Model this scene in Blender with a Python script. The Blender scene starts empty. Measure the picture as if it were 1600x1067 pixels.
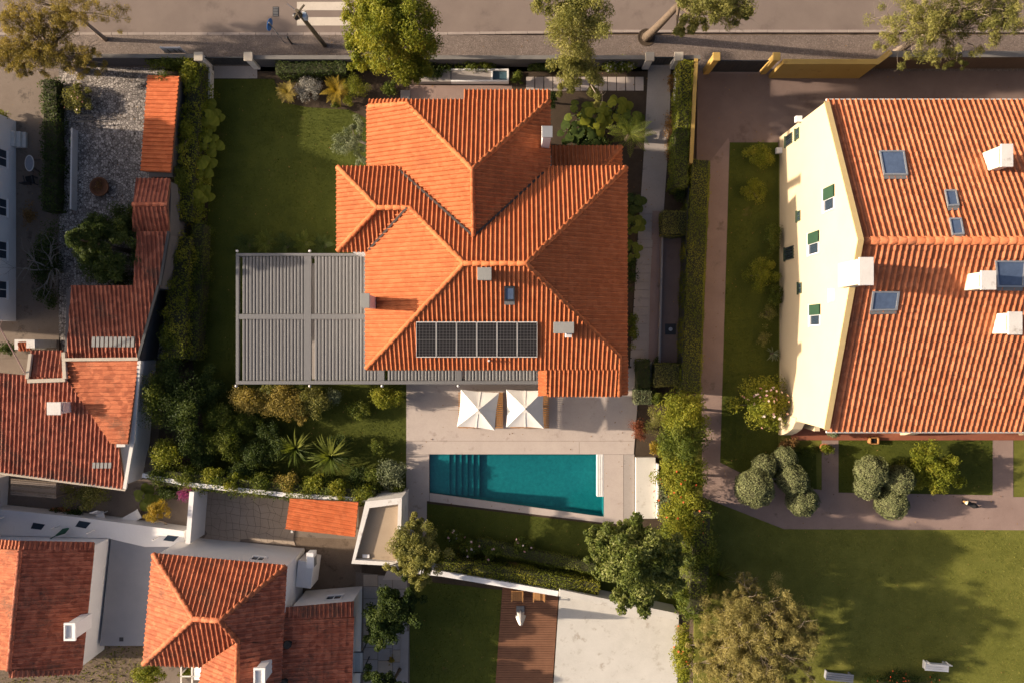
import bpy, bmesh, math, random
import numpy as np
from mathutils import Vector, Matrix
R = math.radians
random.seed(7); rng = np.random.default_rng(7)
scn = bpy.context.scene
COL = scn.collection

# ------------------------------------------------------------------ camera, sky, sun, exposure
HC, S, CX, CY = 46.0, 0.04, 800.0, 533.5          # drone height (m), metres per photo pixel on the ground
cam_d = bpy.data.cameras.new('camera'); cam = bpy.data.objects.new('camera', cam_d); COL.objects.link(cam)
cam.location = (0, 0, HC); cam.rotation_euler = (0, 0, 0)
cam_d.sensor_width = 36; cam_d.lens = 36*HC/(1600*S); cam_d.clip_end = 1500; cam_d.clip_start = 0.5
scn.camera = cam
SUN_EL, SUN_SKEW = R(20.5), math.atan(0.0765)      # low sun from the left, shadows run right and a little down
w = bpy.data.worlds.new('World'); scn.world = w; w.use_nodes = True
nt = w.node_tree; bg = nt.nodes['Background']
sky = nt.nodes.new('ShaderNodeTexSky'); sky.sky_type = 'NISHITA'; sky.sun_disc = False
sky.sun_elevation = SUN_EL; sky.sun_rotation = R(-90) + SUN_SKEW; sky.altitude = 100; sky.dust_density = 5.0; sky.air_density = 0.6; sky.ozone_density = 0.0
nt.links.new(sky.outputs[0], bg.inputs[0]); bg.inputs[1].default_value = 0.104
sl = bpy.data.lights.new('sun', 'SUN'); sun = bpy.data.objects.new('sun', sl); COL.objects.link(sun)
sl.energy = 5.0; sl.angle = R(0.9); sl.color = (1.0, 0.835, 0.65)
sd = Vector((math.cos(SUN_EL)*math.cos(SUN_SKEW), -math.cos(SUN_EL)*math.sin(SUN_SKEW), -math.sin(SUN_EL)))
sun.rotation_euler = sd.to_track_quat('-Z', 'Y').to_euler(); sun.location = (-60, 8, 30)
scn.view_settings.view_transform = 'Standard'; scn.view_settings.look = 'None'
scn.view_settings.exposure = 0.85; scn.view_settings.gamma = 1.0; scn.view_settings.use_curve_mapping = False
scn.cycles.use_denoising = True; scn.cycles.max_bounces = 6; scn.cycles.transparent_max_bounces = 8
scn.cycles.caustics_reflective = False; scn.cycles.caustics_refractive = False

# ------------------------------------------------------------------ materials
MATS = {}
def new_mat(name):
    m = bpy.data.materials.new(name); m.use_nodes = True
    return m, m.node_tree.nodes, m.node_tree.links, m.node_tree.nodes['Principled BSDF']
def node(N, t, **kw):
    n = N.new(t)
    for k, v in kw.items():
        if hasattr(n, k): setattr(n, k, v)
        else: n.inputs[k].default_value = v
    return n
def c4(c): return (c[0], c[1], c[2], 1)
def ramp(N, stops):
    r = N.new('ShaderNodeValToRGB'); e = r.color_ramp.elements
    while len(e) < len(stops): e.new(0.5)
    for i, (p, c) in enumerate(stops): e[i].position = p; e[i].color = c4(c)
    return r
def noise(N, L, pos, scale, detail=4, rough=0.6):
    n = node(N, 'ShaderNodeTexNoise', Scale=scale, Detail=detail, Roughness=rough); L.new(pos, n.inputs['Vector']); return n
def mixc(N, L, fac, a, b, mode='MIX'):
    m = N.new('ShaderNodeMix'); m.data_type = 'RGBA'; m.blend_type = mode
    for s, v in ((m.inputs[0], fac), (m.inputs[6], a), (m.inputs[7], b)):
        if isinstance(v, (int, float)): s.default_value = v
        elif isinstance(v, tuple): s.default_value = c4(v)
        else: L.new(v, s)
    return m.outputs[2]
def bump(N, L, h, bsdf, strength=0.3, dist=0.02):
    b = node(N, 'ShaderNodeBump', Strength=strength, Distance=dist); L.new(h, b.inputs['Height']); L.new(b.outputs[0], bsdf.inputs['Normal'])
def surf(name, stops, scale=1.0, fine=12.0, rough=0.85, bmp=0.3, bdist=0.02, big=0.12, spec=0.25, metal=0.0, stain=None):
    """two-scale mottled surface: big patches, medium noise, fine grain"""
    if name in MATS: return MATS[name]
    m, N, L, B = new_mat(name)
    pos = N.new('ShaderNodeNewGeometry').outputs['Position']
    a = noise(N, L, pos, scale, 6, 0.65); b = noise(N, L, pos, fine, 4, 0.7); g = noise(N, L, pos, big, 3, 0.5)
    s1 = node(N, 'ShaderNodeMath', operation='MULTIPLY_ADD'); L.new(b.outputs[0], s1.inputs[0]); s1.inputs[1].default_value = 0.35; 
    s2 = node(N, 'ShaderNodeMath', operation='MULTIPLY_ADD'); L.new(a.outputs[0], s2.inputs[0]); s2.inputs[1].default_value = 0.45; L.new(s2.outputs[0], s1.inputs[2])
    s3 = node(N, 'ShaderNodeMath', operation='MULTIPLY'); L.new(g.outputs[0], s3.inputs[0]); s3.inputs[1].default_value = 0.20; L.new(s3.outputs[0], s2.inputs[2])
    r = ramp(N, stops); L.new(s1.outputs[0], r.inputs[0]); col = r.outputs[0]
    if stain:
        sn = noise(N, L, pos, stain[1], 5, 0.7); sr = ramp(N, [(stain[2], (0,0,0)), (min(1, stain[2]+0.12), (1,1,1))]); L.new(sn.outputs[0], sr.inputs[0])
        col = mixc(N, L, sr.outputs[0], col, stain[0])
    L.new(col, B.inputs['Base Color']); B.inputs['Roughness'].default_value = rough
    B.inputs['Specular IOR Level'].default_value = spec; B.inputs['Metallic'].default_value = metal
    if bmp: bump(N, L, b.outputs[0], B, bmp, bdist)
    MATS[name] = m; return m
def g3(c, k): return tuple(max(0, min(1, x*k)) for x in c)
def flat(name, c, rough=0.6, spec=0.3, metal=0.0, var=0.12, scale=3.0):
    return surf(name, [(0.3, g3(c, 1-var)), (0.7, g3(c, 1+var))], scale, 25, rough, 0.08, 0.005, 0.3, spec, metal)

def tile_mat(name, dark, mid, light, stainc, stain_at):
    m, N, L, B = new_mat(name)
    geo = N.new('ShaderNodeNewGeometry'); pos = geo.outputs['Position']
    vo = node(N, 'ShaderNodeTexVoronoi', Scale=3.6, feature='F1'); L.new(pos, vo.inputs['Vector'])
    sep = N.new('ShaderNodeSeparateColor'); L.new(vo.outputs['Color'], sep.inputs[0])
    n1 = noise(N, L, pos, 9.0, 5, 0.7); n2 = noise(N, L, pos, 0.55, 5, 0.65)
    s = node(N, 'ShaderNodeMath', operation='MULTIPLY_ADD'); L.new(sep.outputs[0], s.inputs[0]); s.inputs[1].default_value = 0.62
    s2 = node(N, 'ShaderNodeMath', operation='MULTIPLY'); L.new(n1.outputs[0], s2.inputs[0]); s2.inputs[1].default_value = 0.5; L.new(s2.outputs[0], s.inputs[2])
    r = ramp(N, [(0.15, dark), (0.5, mid), (0.85, light)]); L.new(s.outputs[0], r.inputs[0])
    mul = node(N, 'ShaderNodeMath', operation='MULTIPLY'); L.new(n2.outputs[0], mul.inputs[0]); 
    ad = node(N, 'ShaderNodeMath', operation='ADD'); L.new(n1.outputs[0], ad.inputs[0]); ad.inputs[1].default_value = 0.5; L.new(ad.outputs[0], mul.inputs[1])
    sr = ramp(N, [(stain_at, (0,0,0)), (stain_at+0.16, (1,1,1))]); L.new(mul.outputs[0], sr.inputs[0])
    L.new(mixc(N, L, sr.outputs[0], r.outputs[0], stainc), B.inputs['Base Color'])
    B.inputs['Roughness'].default_value = 0.75; B.inputs['Specular IOR Level'].default_value = 0.25
    bump(N, L, n1.outputs[0], B, 0.25, 0.01)
    MATS[name] = m; return m
T_MAIN = tile_mat('tile_new_orange', (0.38,0.103,0.034), (0.435,0.125,0.042), (0.485,0.148,0.054), (0.33,0.095,0.034), 0.57)
T_YEL = tile_mat('tile_salmon', (0.33,0.099,0.040), (0.42,0.134,0.056), (0.50,0.174,0.080), (0.25,0.092,0.045), 0.55)
T_OLD = tile_mat('tile_old_red', (0.24,0.066,0.036), (0.345,0.100,0.054), (0.46,0.152,0.084), (0.17,0.075,0.048), 0.52)
T_RUST = tile_mat('tile_rust', (0.28,0.074,0.031), (0.395,0.113,0.048), (0.50,0.162,0.072), (0.21,0.085,0.045), 0.53)
T_SHED = tile_mat('tile_shed', (0.39,0.093,0.028), (0.46,0.115,0.036), (0.51,0.138,0.047), (0.33,0.087,0.031), 0.58)

def leaf_mat(name, stops, trans=0.36, rough=0.55):
    """stops: colours over the per-leaf random value; light also passes through the blade"""
    m, N, L, B = new_mat(name)
    at = N.new('ShaderNodeAttribute'); at.attribute_name = 'rnd'
    r = ramp(N, [(i/(len(stops)-1), c) for i, c in enumerate(stops)]); L.new(at.outputs['Fac'], r.inputs[0])
    L.new(r.outputs[0], B.inputs['Base Color']); B.inputs['Roughness'].default_value = rough; B.inputs['Specular IOR Level'].default_value = 0.14
    tr = N.new('ShaderNodeBsdfTranslucent'); L.new(mixc(N, L, 1.0, r.outputs[0], (1.25,1.2,0.6), 'MULTIPLY'), tr.inputs[0])
    mx = N.new('ShaderNodeMixShader'); mx.inputs[0].default_value = trans
    L.new(B.outputs[0], mx.inputs[1]); L.new(tr.outputs[0], mx.inputs[2])
    L.new(mx.outputs[0], N['Material Output'].inputs['Surface']); MATS[name] = m; return m
LF = {
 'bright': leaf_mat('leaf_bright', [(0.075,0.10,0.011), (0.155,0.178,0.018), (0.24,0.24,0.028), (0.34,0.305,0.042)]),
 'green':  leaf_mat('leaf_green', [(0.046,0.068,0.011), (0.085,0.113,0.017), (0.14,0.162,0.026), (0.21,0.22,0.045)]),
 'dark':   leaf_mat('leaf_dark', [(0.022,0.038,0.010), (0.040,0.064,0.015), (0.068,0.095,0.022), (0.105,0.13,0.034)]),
 'olive':  leaf_mat('leaf_olive', [(0.10,0.108,0.028), (0.175,0.176,0.046), (0.25,0.235,0.065), (0.34,0.30,0.105)]),
 'yellow': leaf_mat('leaf_yellow', [(0.14,0.11,0.018), (0.25,0.18,0.024), (0.36,0.25,0.03), (0.45,0.30,0.045)]),
 'silver': leaf_mat('leaf_silver', [(0.075,0.095,0.045), (0.12,0.14,0.07), (0.17,0.19,0.10), (0.25,0.26,0.155)], 0.15),
 'grey':   leaf_mat('leaf_greywhite', [(0.12,0.12,0.10), (0.22,0.21,0.18), (0.32,0.30,0.26), (0.42,0.39,0.34)], 0.1),
 'brown':  leaf_mat('leaf_brown', [(0.12,0.065,0.03), (0.20,0.11,0.04), (0.28,0.16,0.06), (0.36,0.22,0.09)]),
 'red':    leaf_mat('leaf_red', [(0.10,0.03,0.02), (0.17,0.055,0.03), (0.24,0.08,0.04), (0.30,0.12,0.06)]),
 'tawny':  leaf_mat('leaf_tawny', [(0.14,0.115,0.028), (0.24,0.19,0.044), (0.34,0.26,0.066), (0.44,0.335,0.105)]),
 'topiary':leaf_mat('leaf_topiary', [(0.095,0.11,0.045), (0.145,0.16,0.066), (0.195,0.205,0.09), (0.27,0.27,0.13)], 0.12),
 'glossy': leaf_mat('leaf_glossy', [(0.042,0.06,0.012), (0.078,0.10,0.018), (0.13,0.148,0.032), (0.26,0.26,0.10)], 0.2, 0.5),
 'sage': leaf_mat('leaf_sage', [(0.15,0.135,0.045), (0.24,0.21,0.07), (0.33,0.28,0.10), (0.42,0.35,0.14)]),
 'purple': leaf_mat('leaf_purple', [(0.16,0.02,0.10), (0.25,0.04,0.16), (0.33,0.07,0.22), (0.2,0.12,0.1)]),
 'pink':   leaf_mat('petal_pink', [(0.6,0.33,0.33), (0.75,0.45,0.42), (0.8,0.6,0.55), (0.85,0.75,0.7)], 0.15),
 'orange': leaf_mat('petal_orange', [(0.6,0.10,0.03), (0.65,0.16,0.05), (0.5,0.07,0.03), (0.7,0.22,0.08)], 0.15),
 'lawn':   leaf_mat('grass_blade', [(0.036,0.050,0.005), (0.058,0.074,0.007), (0.085,0.098,0.010), (0.12,0.122,0.018)], 0.25),
 'dryg':   leaf_mat('grass_dry_blade', [(0.10,0.112,0.020), (0.15,0.16,0.030), (0.20,0.20,0.042), (0.28,0.25,0.07)], 0.25),
}
BARK = surf('bark', [(0.3,(0.07,0.05,0.035)), (0.7,(0.20,0.15,0.11))], 6, 30, 0.9, 0.6, 0.02)
BARK_PALE = surf('bark_pale', [(0.3,(0.20,0.15,0.11)), (0.7,(0.42,0.34,0.26))], 6, 30, 0.9, 0.5, 0.02)
BARK_GREY = surf('bark_grey', [(0.3,(0.14,0.12,0.10)), (0.7,(0.30,0.26,0.22))], 6, 30, 0.9, 0.5, 0.02)

# ------------------------------------------------------------------ placing
def P(x, y, z=0.0):
    """photo pixel (1600 wide) seen at height z -> world point"""
    k = S*(1 - z/HC); return Vector(((x-CX)*k, -(y-CY)*k, z))
def G(x, y, z=0.0):
    """ground position given in ground pixels, at height z"""
    return Vector(((x-CX)*S, -(y-CY)*S, z))
WO = {}
def put(o, parent=None):
    COL.objects.link(o)
    if parent is not None:
        o.parent = parent; o.matrix_parent_inverse = Matrix.Translation(-WO.get(parent.name, Vector((0,0,0))))
    return o
def tag(o, label=None, cat=None, group=None, kind=None):
    for k, v in (('label', label), ('category', cat), ('group', group), ('kind', kind)):
        if v: o[k] = v
    return o
def empty(name, loc, label, cat, group=None):
    o = bpy.data.objects.new(name, None); o.empty_display_size = 0.3; COL.objects.link(o); o.location = loc
    WO[o.name] = Vector(loc); return tag(o, label, cat, group)
def link_mesh(name, me, mat, parent=None, smooth=False):
    if mat is not None and not me.materials: me.materials.append(mat)
    if smooth: me.shade_smooth()
    o = bpy.data.objects.new(name, me); put(o, parent)
    if parent is None and len(me.vertices):
        n = len(me.vertices); co = np.empty(n*3, np.float32); me.vertices.foreach_get('co', co); co = co.reshape(-1, 3)
        org = np.array([(co[:,0].min()+co[:,0].max())/2, (co[:,1].min()+co[:,1].max())/2, co[:,2].min()], np.float32)
        me.vertices.foreach_set('co', (co-org).ravel()); o.location = Vector(org.tolist()); me.update()
        WO[o.name] = Vector(org.tolist())
    return o
def mesh(name, verts, faces, mat, parent=None, smooth=False):
    me = bpy.data.meshes.new(name); me.from_pydata([tuple(v) for v in verts], [], faces); me.update()
    return link_mesh(name, me, mat, parent, smooth)
class MB:
    """collects simple shapes of ONE part"""
    def __init__(s): s.v = []; s.f = []
    def add(s, vs, fs):
        b = len(s.v); s.v += [Vector(v) for v in vs]; s.f += [tuple(b+i for i in f) for f in fs]; return s
    def box(s, c, d, rot=0.0, tilt=None):
        hx, hy, hz = d[0]/2, d[1]/2, d[2]/2; M = Matrix.Rotation(rot, 3, 'Z')
        if tilt is not None: M = M @ tilt
        vs = [Vector(c) + M @ Vector((x*hx, y*hy, z*hz)) for z in (-1,1) for x, y in ((-1,-1),(1,-1),(1,1),(-1,1))]
        return s.add(vs, [(3,2,1,0),(4,5,6,7),(0,1,5,4),(1,2,6,5),(2,3,7,6),(3,0,4,7)])
    def prism(s, pts, z0, z1):
        pts = [Vector((p[0], p[1], 0)) for p in pts]
        a = sum(pts[i-1].x*pts[i].y - pts[i].x*pts[i-1].y for i in range(len(pts)))
        if a < 0: pts = pts[::-1]
        n = len(pts); vs = [p + Vector((0,0,z0)) for p in pts] + [p + Vector((0,0,z1)) for p in pts]
        return s.add(vs, [tuple(range(n))[::-1], tuple(range(n, 2*n))] + [(i, (i+1) % n, n+(i+1) % n, n+i) for i in range(n)])
    def tube(s, pts, radii, seg=6, cap=True):
        pts = [Vector(p) for p in pts]; rings = []
        for i, p in enumerate(pts):
            t = (pts[min(i+1, len(pts)-1)] - pts[max(i-1, 0)]).normalized()
            a = t.orthogonal().normalized() if i == 0 else (a - t*a.dot(t)).normalized()
            b = t.cross(a); r = radii[i] if hasattr(radii, '__len__') else radii
            rings.append([p + (a*math.cos(2*math.pi*k/seg) + b*math.sin(2*math.pi*k/seg))*r for k in range(seg)])
        vs = [v for g in rings for v in g]; fs = []
        for i in range(len(rings)-1):
            fs += [(i*seg+k, i*seg+(k+1) % seg, (i+1)*seg+(k+1) % seg, (i+1)*seg+k) for k in range(seg)]
        if cap: fs += [tuple(range(seg))[::-1], tuple((len(rings)-1)*seg+k for k in range(seg))]
        return s.add(vs, fs)
    def lathe(s, c, prof, seg=16):
        """prof: list of (radius, z)"""
        c = Vector(c); vs = []; n = len(prof)
        for k in range(seg):
            a = 2*math.pi*k/seg
            vs += [c + Vector((r*math.cos(a), r*math.sin(a), z)) for r, z in prof]
        fs = [(k*n+i, ((k+1) % seg)*n+i, ((k+1) % seg)*n+i+1, k*n+i+1) for k in range(seg) for i in range(n-1)]
        return s.add(vs, fs)
    def build(s, name, mat, parent=None, smooth=False): return mesh(name, s.v, s.f, mat, parent, smooth)
def slab(name, pts, z1, z0, mat, parent=None, kind='structure', label=None, cat=None):
    o = MB().prism([G(*p) for p in pts], z0, z1).build(name, mat, parent)
    if parent is None: tag(o, label, cat, None, kind)
    return o
def bevel(o, w=0.02, seg=1):
    m = o.modifiers.new('bevel', 'BEVEL'); m.width = w; m.segments = seg; m.limit_method = 'ANGLE'; return o
def offset_strip(pts, t):
    """mitred polygon of thickness t around an open polyline (world xy)"""
    pts = [Vector((p[0], p[1])) for p in pts]; Lp, Rp = [], []
    for i, p in enumerate(pts):
        d1 = (p - pts[i-1]).normalized() if i else None; d2 = (pts[i+1] - p).normalized() if i < len(pts)-1 else None
        d = d1 if d2 is None else d2 if d1 is None else (d1 + d2).normalized()
        n = Vector((-d.y, d.x)); k = 1.0
        if d1 is not None and d2 is not None: k = 1/max(0.4, n.dot(Vector((-d1.y, d1.x))))
        Lp.append(p + n*t/2*k); Rp.append(p - n*t/2*k)
    return Lp + Rp[::-1]
def wall_line(name, pts, h, t, mat, label, cat='wall', z0=-0.12, cap=None, parent=None):
    poly = offset_strip([G(*p) for p in pts], t)
    if parent is not None: return MB().prism(poly, z0, h).build(name, mat, parent)
    e = empty(name, G(pts[0][0], pts[0][1], 0), label, cat)
    MB().prism(poly, z0, h).build('wall_body', mat, e)
    if cap: MB().prism(offset_strip([G(*p) for p in pts], t+0.06), h, h+0.05).build('coping', cap, e)
    return e
# ------------------------------------------------------------------ foliage
def np_mesh(name, V, nper, mat, rnd, parent=None, kind=None):
    """V (n*nper, 3): n faces of nper vertices each"""
    n = len(V)//nper; me = bpy.data.meshes.new(name)
    me.vertices.add(len(V)); me.vertices.foreach_set('co', V.astype(np.float32).ravel())
    me.loops.add(len(V)); me.loops.foreach_set('vertex_index', np.arange(len(V), dtype=np.int32))
    me.polygons.add(n); me.polygons.foreach_set('loop_start', np.arange(0, len(V), nper, dtype=np.int32))
    at = me.attributes.new('rnd', 'FLOAT', 'FACE'); at.data.foreach_set('value', np.clip(rnd, 0, 1).astype(np.float32))
    me.update(calc_edges=True)
    o = link_mesh(name, me, mat, parent)
    if kind: o['kind'] = kind
    return o
def unit(a): return a/np.maximum(1e-6, np.linalg.norm(a, axis=1))[:, None]
def leaf_quads(pos, nrm, size, aspect, fold=0.0, tdir=None):
    n = len(pos); r = rng.normal(size=(n, 3)) if tdir is None else tdir
    t = unit(r - nrm*np.sum(r*nrm, 1)[:, None]); b = np.cross(nrm, t)
    l = size[:, None]; wd = l*aspect
    V = np.stack([pos - t*l*0.5, pos + b*wd*0.5 + t*l*0.06, pos + t*l*0.5, pos - b*wd*0.5 + t*l*0.06], 1)
    return V.reshape(-1, 3)
def clump_leaves(C, Rr, n, smin, smax, aspect, up=0.35, power=0.45, droop=0.0):
    k = rng.integers(0, len(C), n); d = unit(rng.normal(size=(n, 3)))
    pos = C[k] + Rr[k]*d*(rng.random(n)**power)[:, None]
    nrm = unit(d*0.7 + rng.normal(size=(n, 3))*0.55 + np.array([0, 0, up]))
    tone = rng.random(len(C))*0.5
    rnd = tone[k] + rng.random(n)*0.5
    td = None
    if droop: td = rng.normal(size=(n, 3)) + d*1.2 + np.array([0, 0, -droop])
    return leaf_quads(pos, nrm, rng.uniform(smin, smax, n), aspect, tdir=td), rnd
def clumps_in(c, rad, K, fr=(0.16, 0.34), inner=0.25, low=-0.5):
    d = unit(rng.normal(size=(K, 3))); d[:, 2] = np.where(d[:, 2] < low, -d[:, 2], d[:, 2])
    q = inner + (1-inner)*rng.random(K)**0.6
    q *= 1 + 0.18*rng.normal(size=K)
    rr = rng.uniform(fr[0], fr[1], K)
    C = np.array(c) + d*np.array(rad)*(q*(1 - rr*0.6))[:, None]
    return C, (rr[:, None]*np.array(rad).mean()*np.array([1.0, 1.0, 0.75]))
def branch(mb, p, d, length, r, depth, spread=0.6, seg=5, tips=None, up=0.15):
    pts = [Vector(p)]; rad = [r]; d = Vector(d).normalized(); steps = 4
    for i in range(steps):
        d = (d + Vector(rng.normal(size=3).tolist())*0.22 + Vector((0, 0, up*0.3))).normalized()
        pts.append(pts[-1] + d*length/steps); rad.append(r*(1 - 0.55*(i+1)/steps))
    mb.tube(pts, rad, seg if depth > 1 else 4, False)
    if tips is not None and depth <= 1: tips.append(pts[-1])
    if depth > 0:
        for j in range(random.choice((2, 3, 3))):
            k = random.choice((2, 3, 4)); nd = (d + Vector(rng.normal(size=3).tolist())*spread).normalized()
            branch(mb, pts[k], nd, length*random.uniform(0.55, 0.85), rad[k]*0.75, depth-1, spread, seg, tips, up)
def tree(name, label, base, crowns, leaf, n, size, aspect=0.5, trunk_r=0.16, bark=None, K=60, fr=(0.16, 0.34), limbs=10,
         cat='tree', group=None, up=0.35, droop=0.0, twigs=0, twig_mat=None, inner=0.25, flowers=None, low=-0.5, lean=None):
    b = G(base[0], base[1], 0); e = empty(name, b, label, cat, group)
    Cs, Rs = [], []
    tot = sum(c[3]*c[4] for c in crowns)
    for (px, py, z, rx, ry, rz) in crowns:
        k = S*(1 - z/HC); c = P(px, py, z)
        C, Rr = clumps_in(c, (rx*k, ry*k, rz), max(4, int(K*rx*ry/tot)), fr, inner, low); Cs.append(C); Rs.append(Rr)
    C = np.concatenate(Cs); Rr = np.concatenate(Rs)
    m = C[:, 2] - Rr[:, 2]*0.8 < 0.05; C[m, 2] = Rr[m, 2]*0.8 + 0.05
    V, rnd = clump_leaves(C, Rr, n, size[0], size[1], aspect, up, droop=droop)
    V[:, 2] = np.maximum(V[:, 2], 0.03)
    cr = np_mesh('crown' if cat == 'tree' else 'foliage', V, 4, LF[leaf], rnd, e)
    if flowers:
        fl, fn, fs = flowers; pk = rng.integers(0, len(C), fn); d = unit(rng.normal(size=(fn, 3)) + np.array([0, 0, 1.2]))
        p0 = C[pk] + Rr[pk]*d*1.02; Q = []
        for a in range(3): Q.append(leaf_quads(p0, unit(d + rng.normal(size=(fn, 3))*0.35), np.full(fn, fs)*rng.uniform(0.7, 1.3, fn), 0.9))
        np_mesh('blossom', np.concatenate(Q), 4, LF[fl], np.tile(rng.random(fn), 3), e, 'stuff')
    mb = MB(); top = Vector(C.mean(0).tolist()); zc = C[:, 2].min()
    fork = b.lerp(top, 0.5); fork.z = min(top.z*0.72, max(0.25, zc))
    if lean: fork = P(*lean)
    mid = b.lerp(fork, 0.5) + Vector((rng.normal()*0.05, rng.normal()*0.05, 0))
    mb.tube([b - Vector((0, 0, 0.1)), b.lerp(mid, 0.3), mid, fork], [trunk_r*1.35, trunk_r*1.05, trunk_r*0.9, trunk_r*0.75], 8)
    for i in rng.permutation(len(C))[:limbs]:
        q = Vector(C[i].tolist()); m1 = fork.lerp(q, 0.5) + Vector((rng.normal()*0.12, rng.normal()*0.12, 0.1*(q-fork).length))
        mb.tube([fork, m1, q], [trunk_r*0.55, trunk_r*0.33, trunk_r*0.12], 5, False)
    mb.build('trunk' if cat == 'tree' else 'stem', bark or BARK, e, True)
    if twigs:
        tb = MB()
        for i in range(twigs):
            q = Vector(C[rng.integers(len(C))].tolist()); s = fork.lerp(q, random.uniform(0.35, 0.8))
            out = (q - fork).normalized()
            branch(tb, s, out, (q-fork).length*random.uniform(0.22, 0.42), trunk_r*0.16, 2, 0.7, 4)
        tb.build('branch', twig_mat or BARK_PALE, e); 
    return e
def shrub(name, label, px, py, rx, ry, h, leaf, n, size, aspect=0.5, K=24, cat='shrub', group=None, fr=(0.28, 0.5), flowers=None, bark=None, up=0.45, droop=0.0, z0=0.0):
    """px, py, rx, ry: outline in the photo, taken at two thirds of the height"""
    zc = h*0.55
    g = P(px, py, zc)
    return tree(name, label, (CX + g.x/S, CY - g.y/S), [(px, py, zc, rx*0.95, ry*0.95, h*0.5)], leaf, n, size, aspect, 0.05+0.015*h, bark, K, fr, 6, cat, group, up, droop, inner=0.2, flowers=flowers, low=-0.15)
def hedge(name, label, pts, width, h, leaf, size=(0.05, 0.11), dens=260, z0=0.0, cat='hedge', group=None, rag=0.07, core=True, aspect=0.55, power=None):
    """pts: photo pixels of the hedge's top centre line"""
    W = [P(p[0], p[1], h) for p in pts]; e = empty(name, Vector((W[0].x, W[0].y, z0)), label, cat, group)
    Q, Rn = [], []
    for a, b in zip(W, W[1:]):
        d = Vector((b.x-a.x, b.y-a.y, 0)); L = d.length; d.normalize(); nn = Vector((-d.y, d.x, 0))
        H = h - z0; nt_ = int(L*width*dens); ns = int(2*L*H*dens*0.75); ne = int(2*width*H*dens*0.6)
        u = rng.random(nt_+ns+ne)*L; v = (rng.random(nt_+ns+ne)-0.5)*width; z = np.full(nt_+ns+ne, h); N3 = np.zeros((nt_+ns+ne, 3)); N3[:, 2] = 1
        sd_ = rng.integers(0, 2, ns)*2-1; v[nt_:nt_+ns] = sd_*width/2; z[nt_:nt_+ns] = z0 + rng.random(ns)*H
        N3[nt_:nt_+ns] = sd_[:, None]*np.array(nn); 
        if ne:
            ed = rng.integers(0, 2, ne); u[nt_+ns:] = ed*L; z[nt_+ns:] = z0 + rng.random(ne)*H; N3[nt_+ns:] = (ed*2-1)[:, None]*np.array(d)
        p = np.array([a.x, a.y, 0]) + u[:, None]*np.array(d) + v[:, None]*np.array(nn); p[:, 2] = z
        wob = rag*(np.sin(p[:, 0]*3.1+p[:, 1]*2.3) + np.sin(p[:, 0]*1.7-p[:, 1]*4.4+1) + np.sin(p[:, 1]*7.0+p[:, 2]*5)*0.6)*0.6
        p += N3*(wob + rng.normal(size=len(p))*rag*0.55)[:, None]
        nrm = unit(N3*0.7 + rng.normal(size=p.shape)*0.6 + np.array([0, 0, 0.25]))
        Q.append(leaf_quads(p, nrm, rng.uniform(size[0], size[1], len(p)), aspect)); Rn.append(0.5*rng.random(len(p)) + 0.25*(1+np.sin(p[:, 0]*1.9+p[:, 1]*1.3+rng.normal()))*0.9)
    V = np.concatenate(Q); V[:, 2] = np.maximum(V[:, 2], z0+0.01)
    np_mesh('foliage', V, 4, LF[leaf], np.concatenate(Rn), e)
    if core: MB().prism(offset_strip([(p.x, p.y) for p in W], max(0.1, width-0.16)), z0, h-0.10).build('branches', TWIG_FILL, e)  # solid filler for the inner twigs, added to block light through the hedge
    return e
TWIG_FILL = surf('twig_filler', [(0.3,(0.028,0.032,0.014)), (0.7,(0.065,0.06,0.03))], 8, 30, 0.95, 0.8, 0.05)
def rosette(name, label, px, py, n, length, width, leaf, z=0.35, lift=(0.2, 1.3), droop=0.8, cat='plant', group=None, stem=0.0, parent=None, fan=0.0):
    """sword-shaped leaves arching out of one heart"""
    b = P(px, py, z) if parent is None else Vector(px); e = parent or empty(name, Vector((b.x, b.y, 0)), label, cat, group)
    Q, rn = [], []
    for i in range(n):
        az = random.uniform(0, 2*math.pi) if not fan else i*2.39996; el = random.uniform(*lift); L = length*random.uniform(0.7, 1.1)
        d = Vector((math.cos(az)*math.cos(el), math.sin(az)*math.cos(el), math.sin(el))); side = Vector((-math.sin(az), math.cos(az), 0))
        pts = [b.copy()]; m = 5
        for s in range(m):
            d = (d + Vector((0, 0, -droop*0.16*(s+0.5)))).normalized(); pts.append(pts[-1] + d*L/m)
        for s in range(m):
            w0 = width*(0.55, 1, 1, 0.85, 0.55, 0.0)[s]; w1 = width*(0.55, 1, 1, 0.85, 0.55, 0.04)[s+1]
            Q += [pts[s]-side*w0/2, pts[s]+side*w0/2, pts[s+1]+side*w1/2, pts[s+1]-side*w1/2]; rn.append((i*0.618) % 1)
    V = np.array([tuple(q) for q in Q]); V[:, 2] = np.maximum(V[:, 2], 0.03)
    np_mesh('leaves' if not fan else 'fronds', V, 4, LF[leaf], np.array(rn), e)
    if stem or parent is None: MB().tube([Vector((b.x, b.y, -0.05)), b + Vector((0, 0, 0.1))], [0.09+stem, 0.07+stem], 7).build('stem', BARK, e)
    return e
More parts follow.
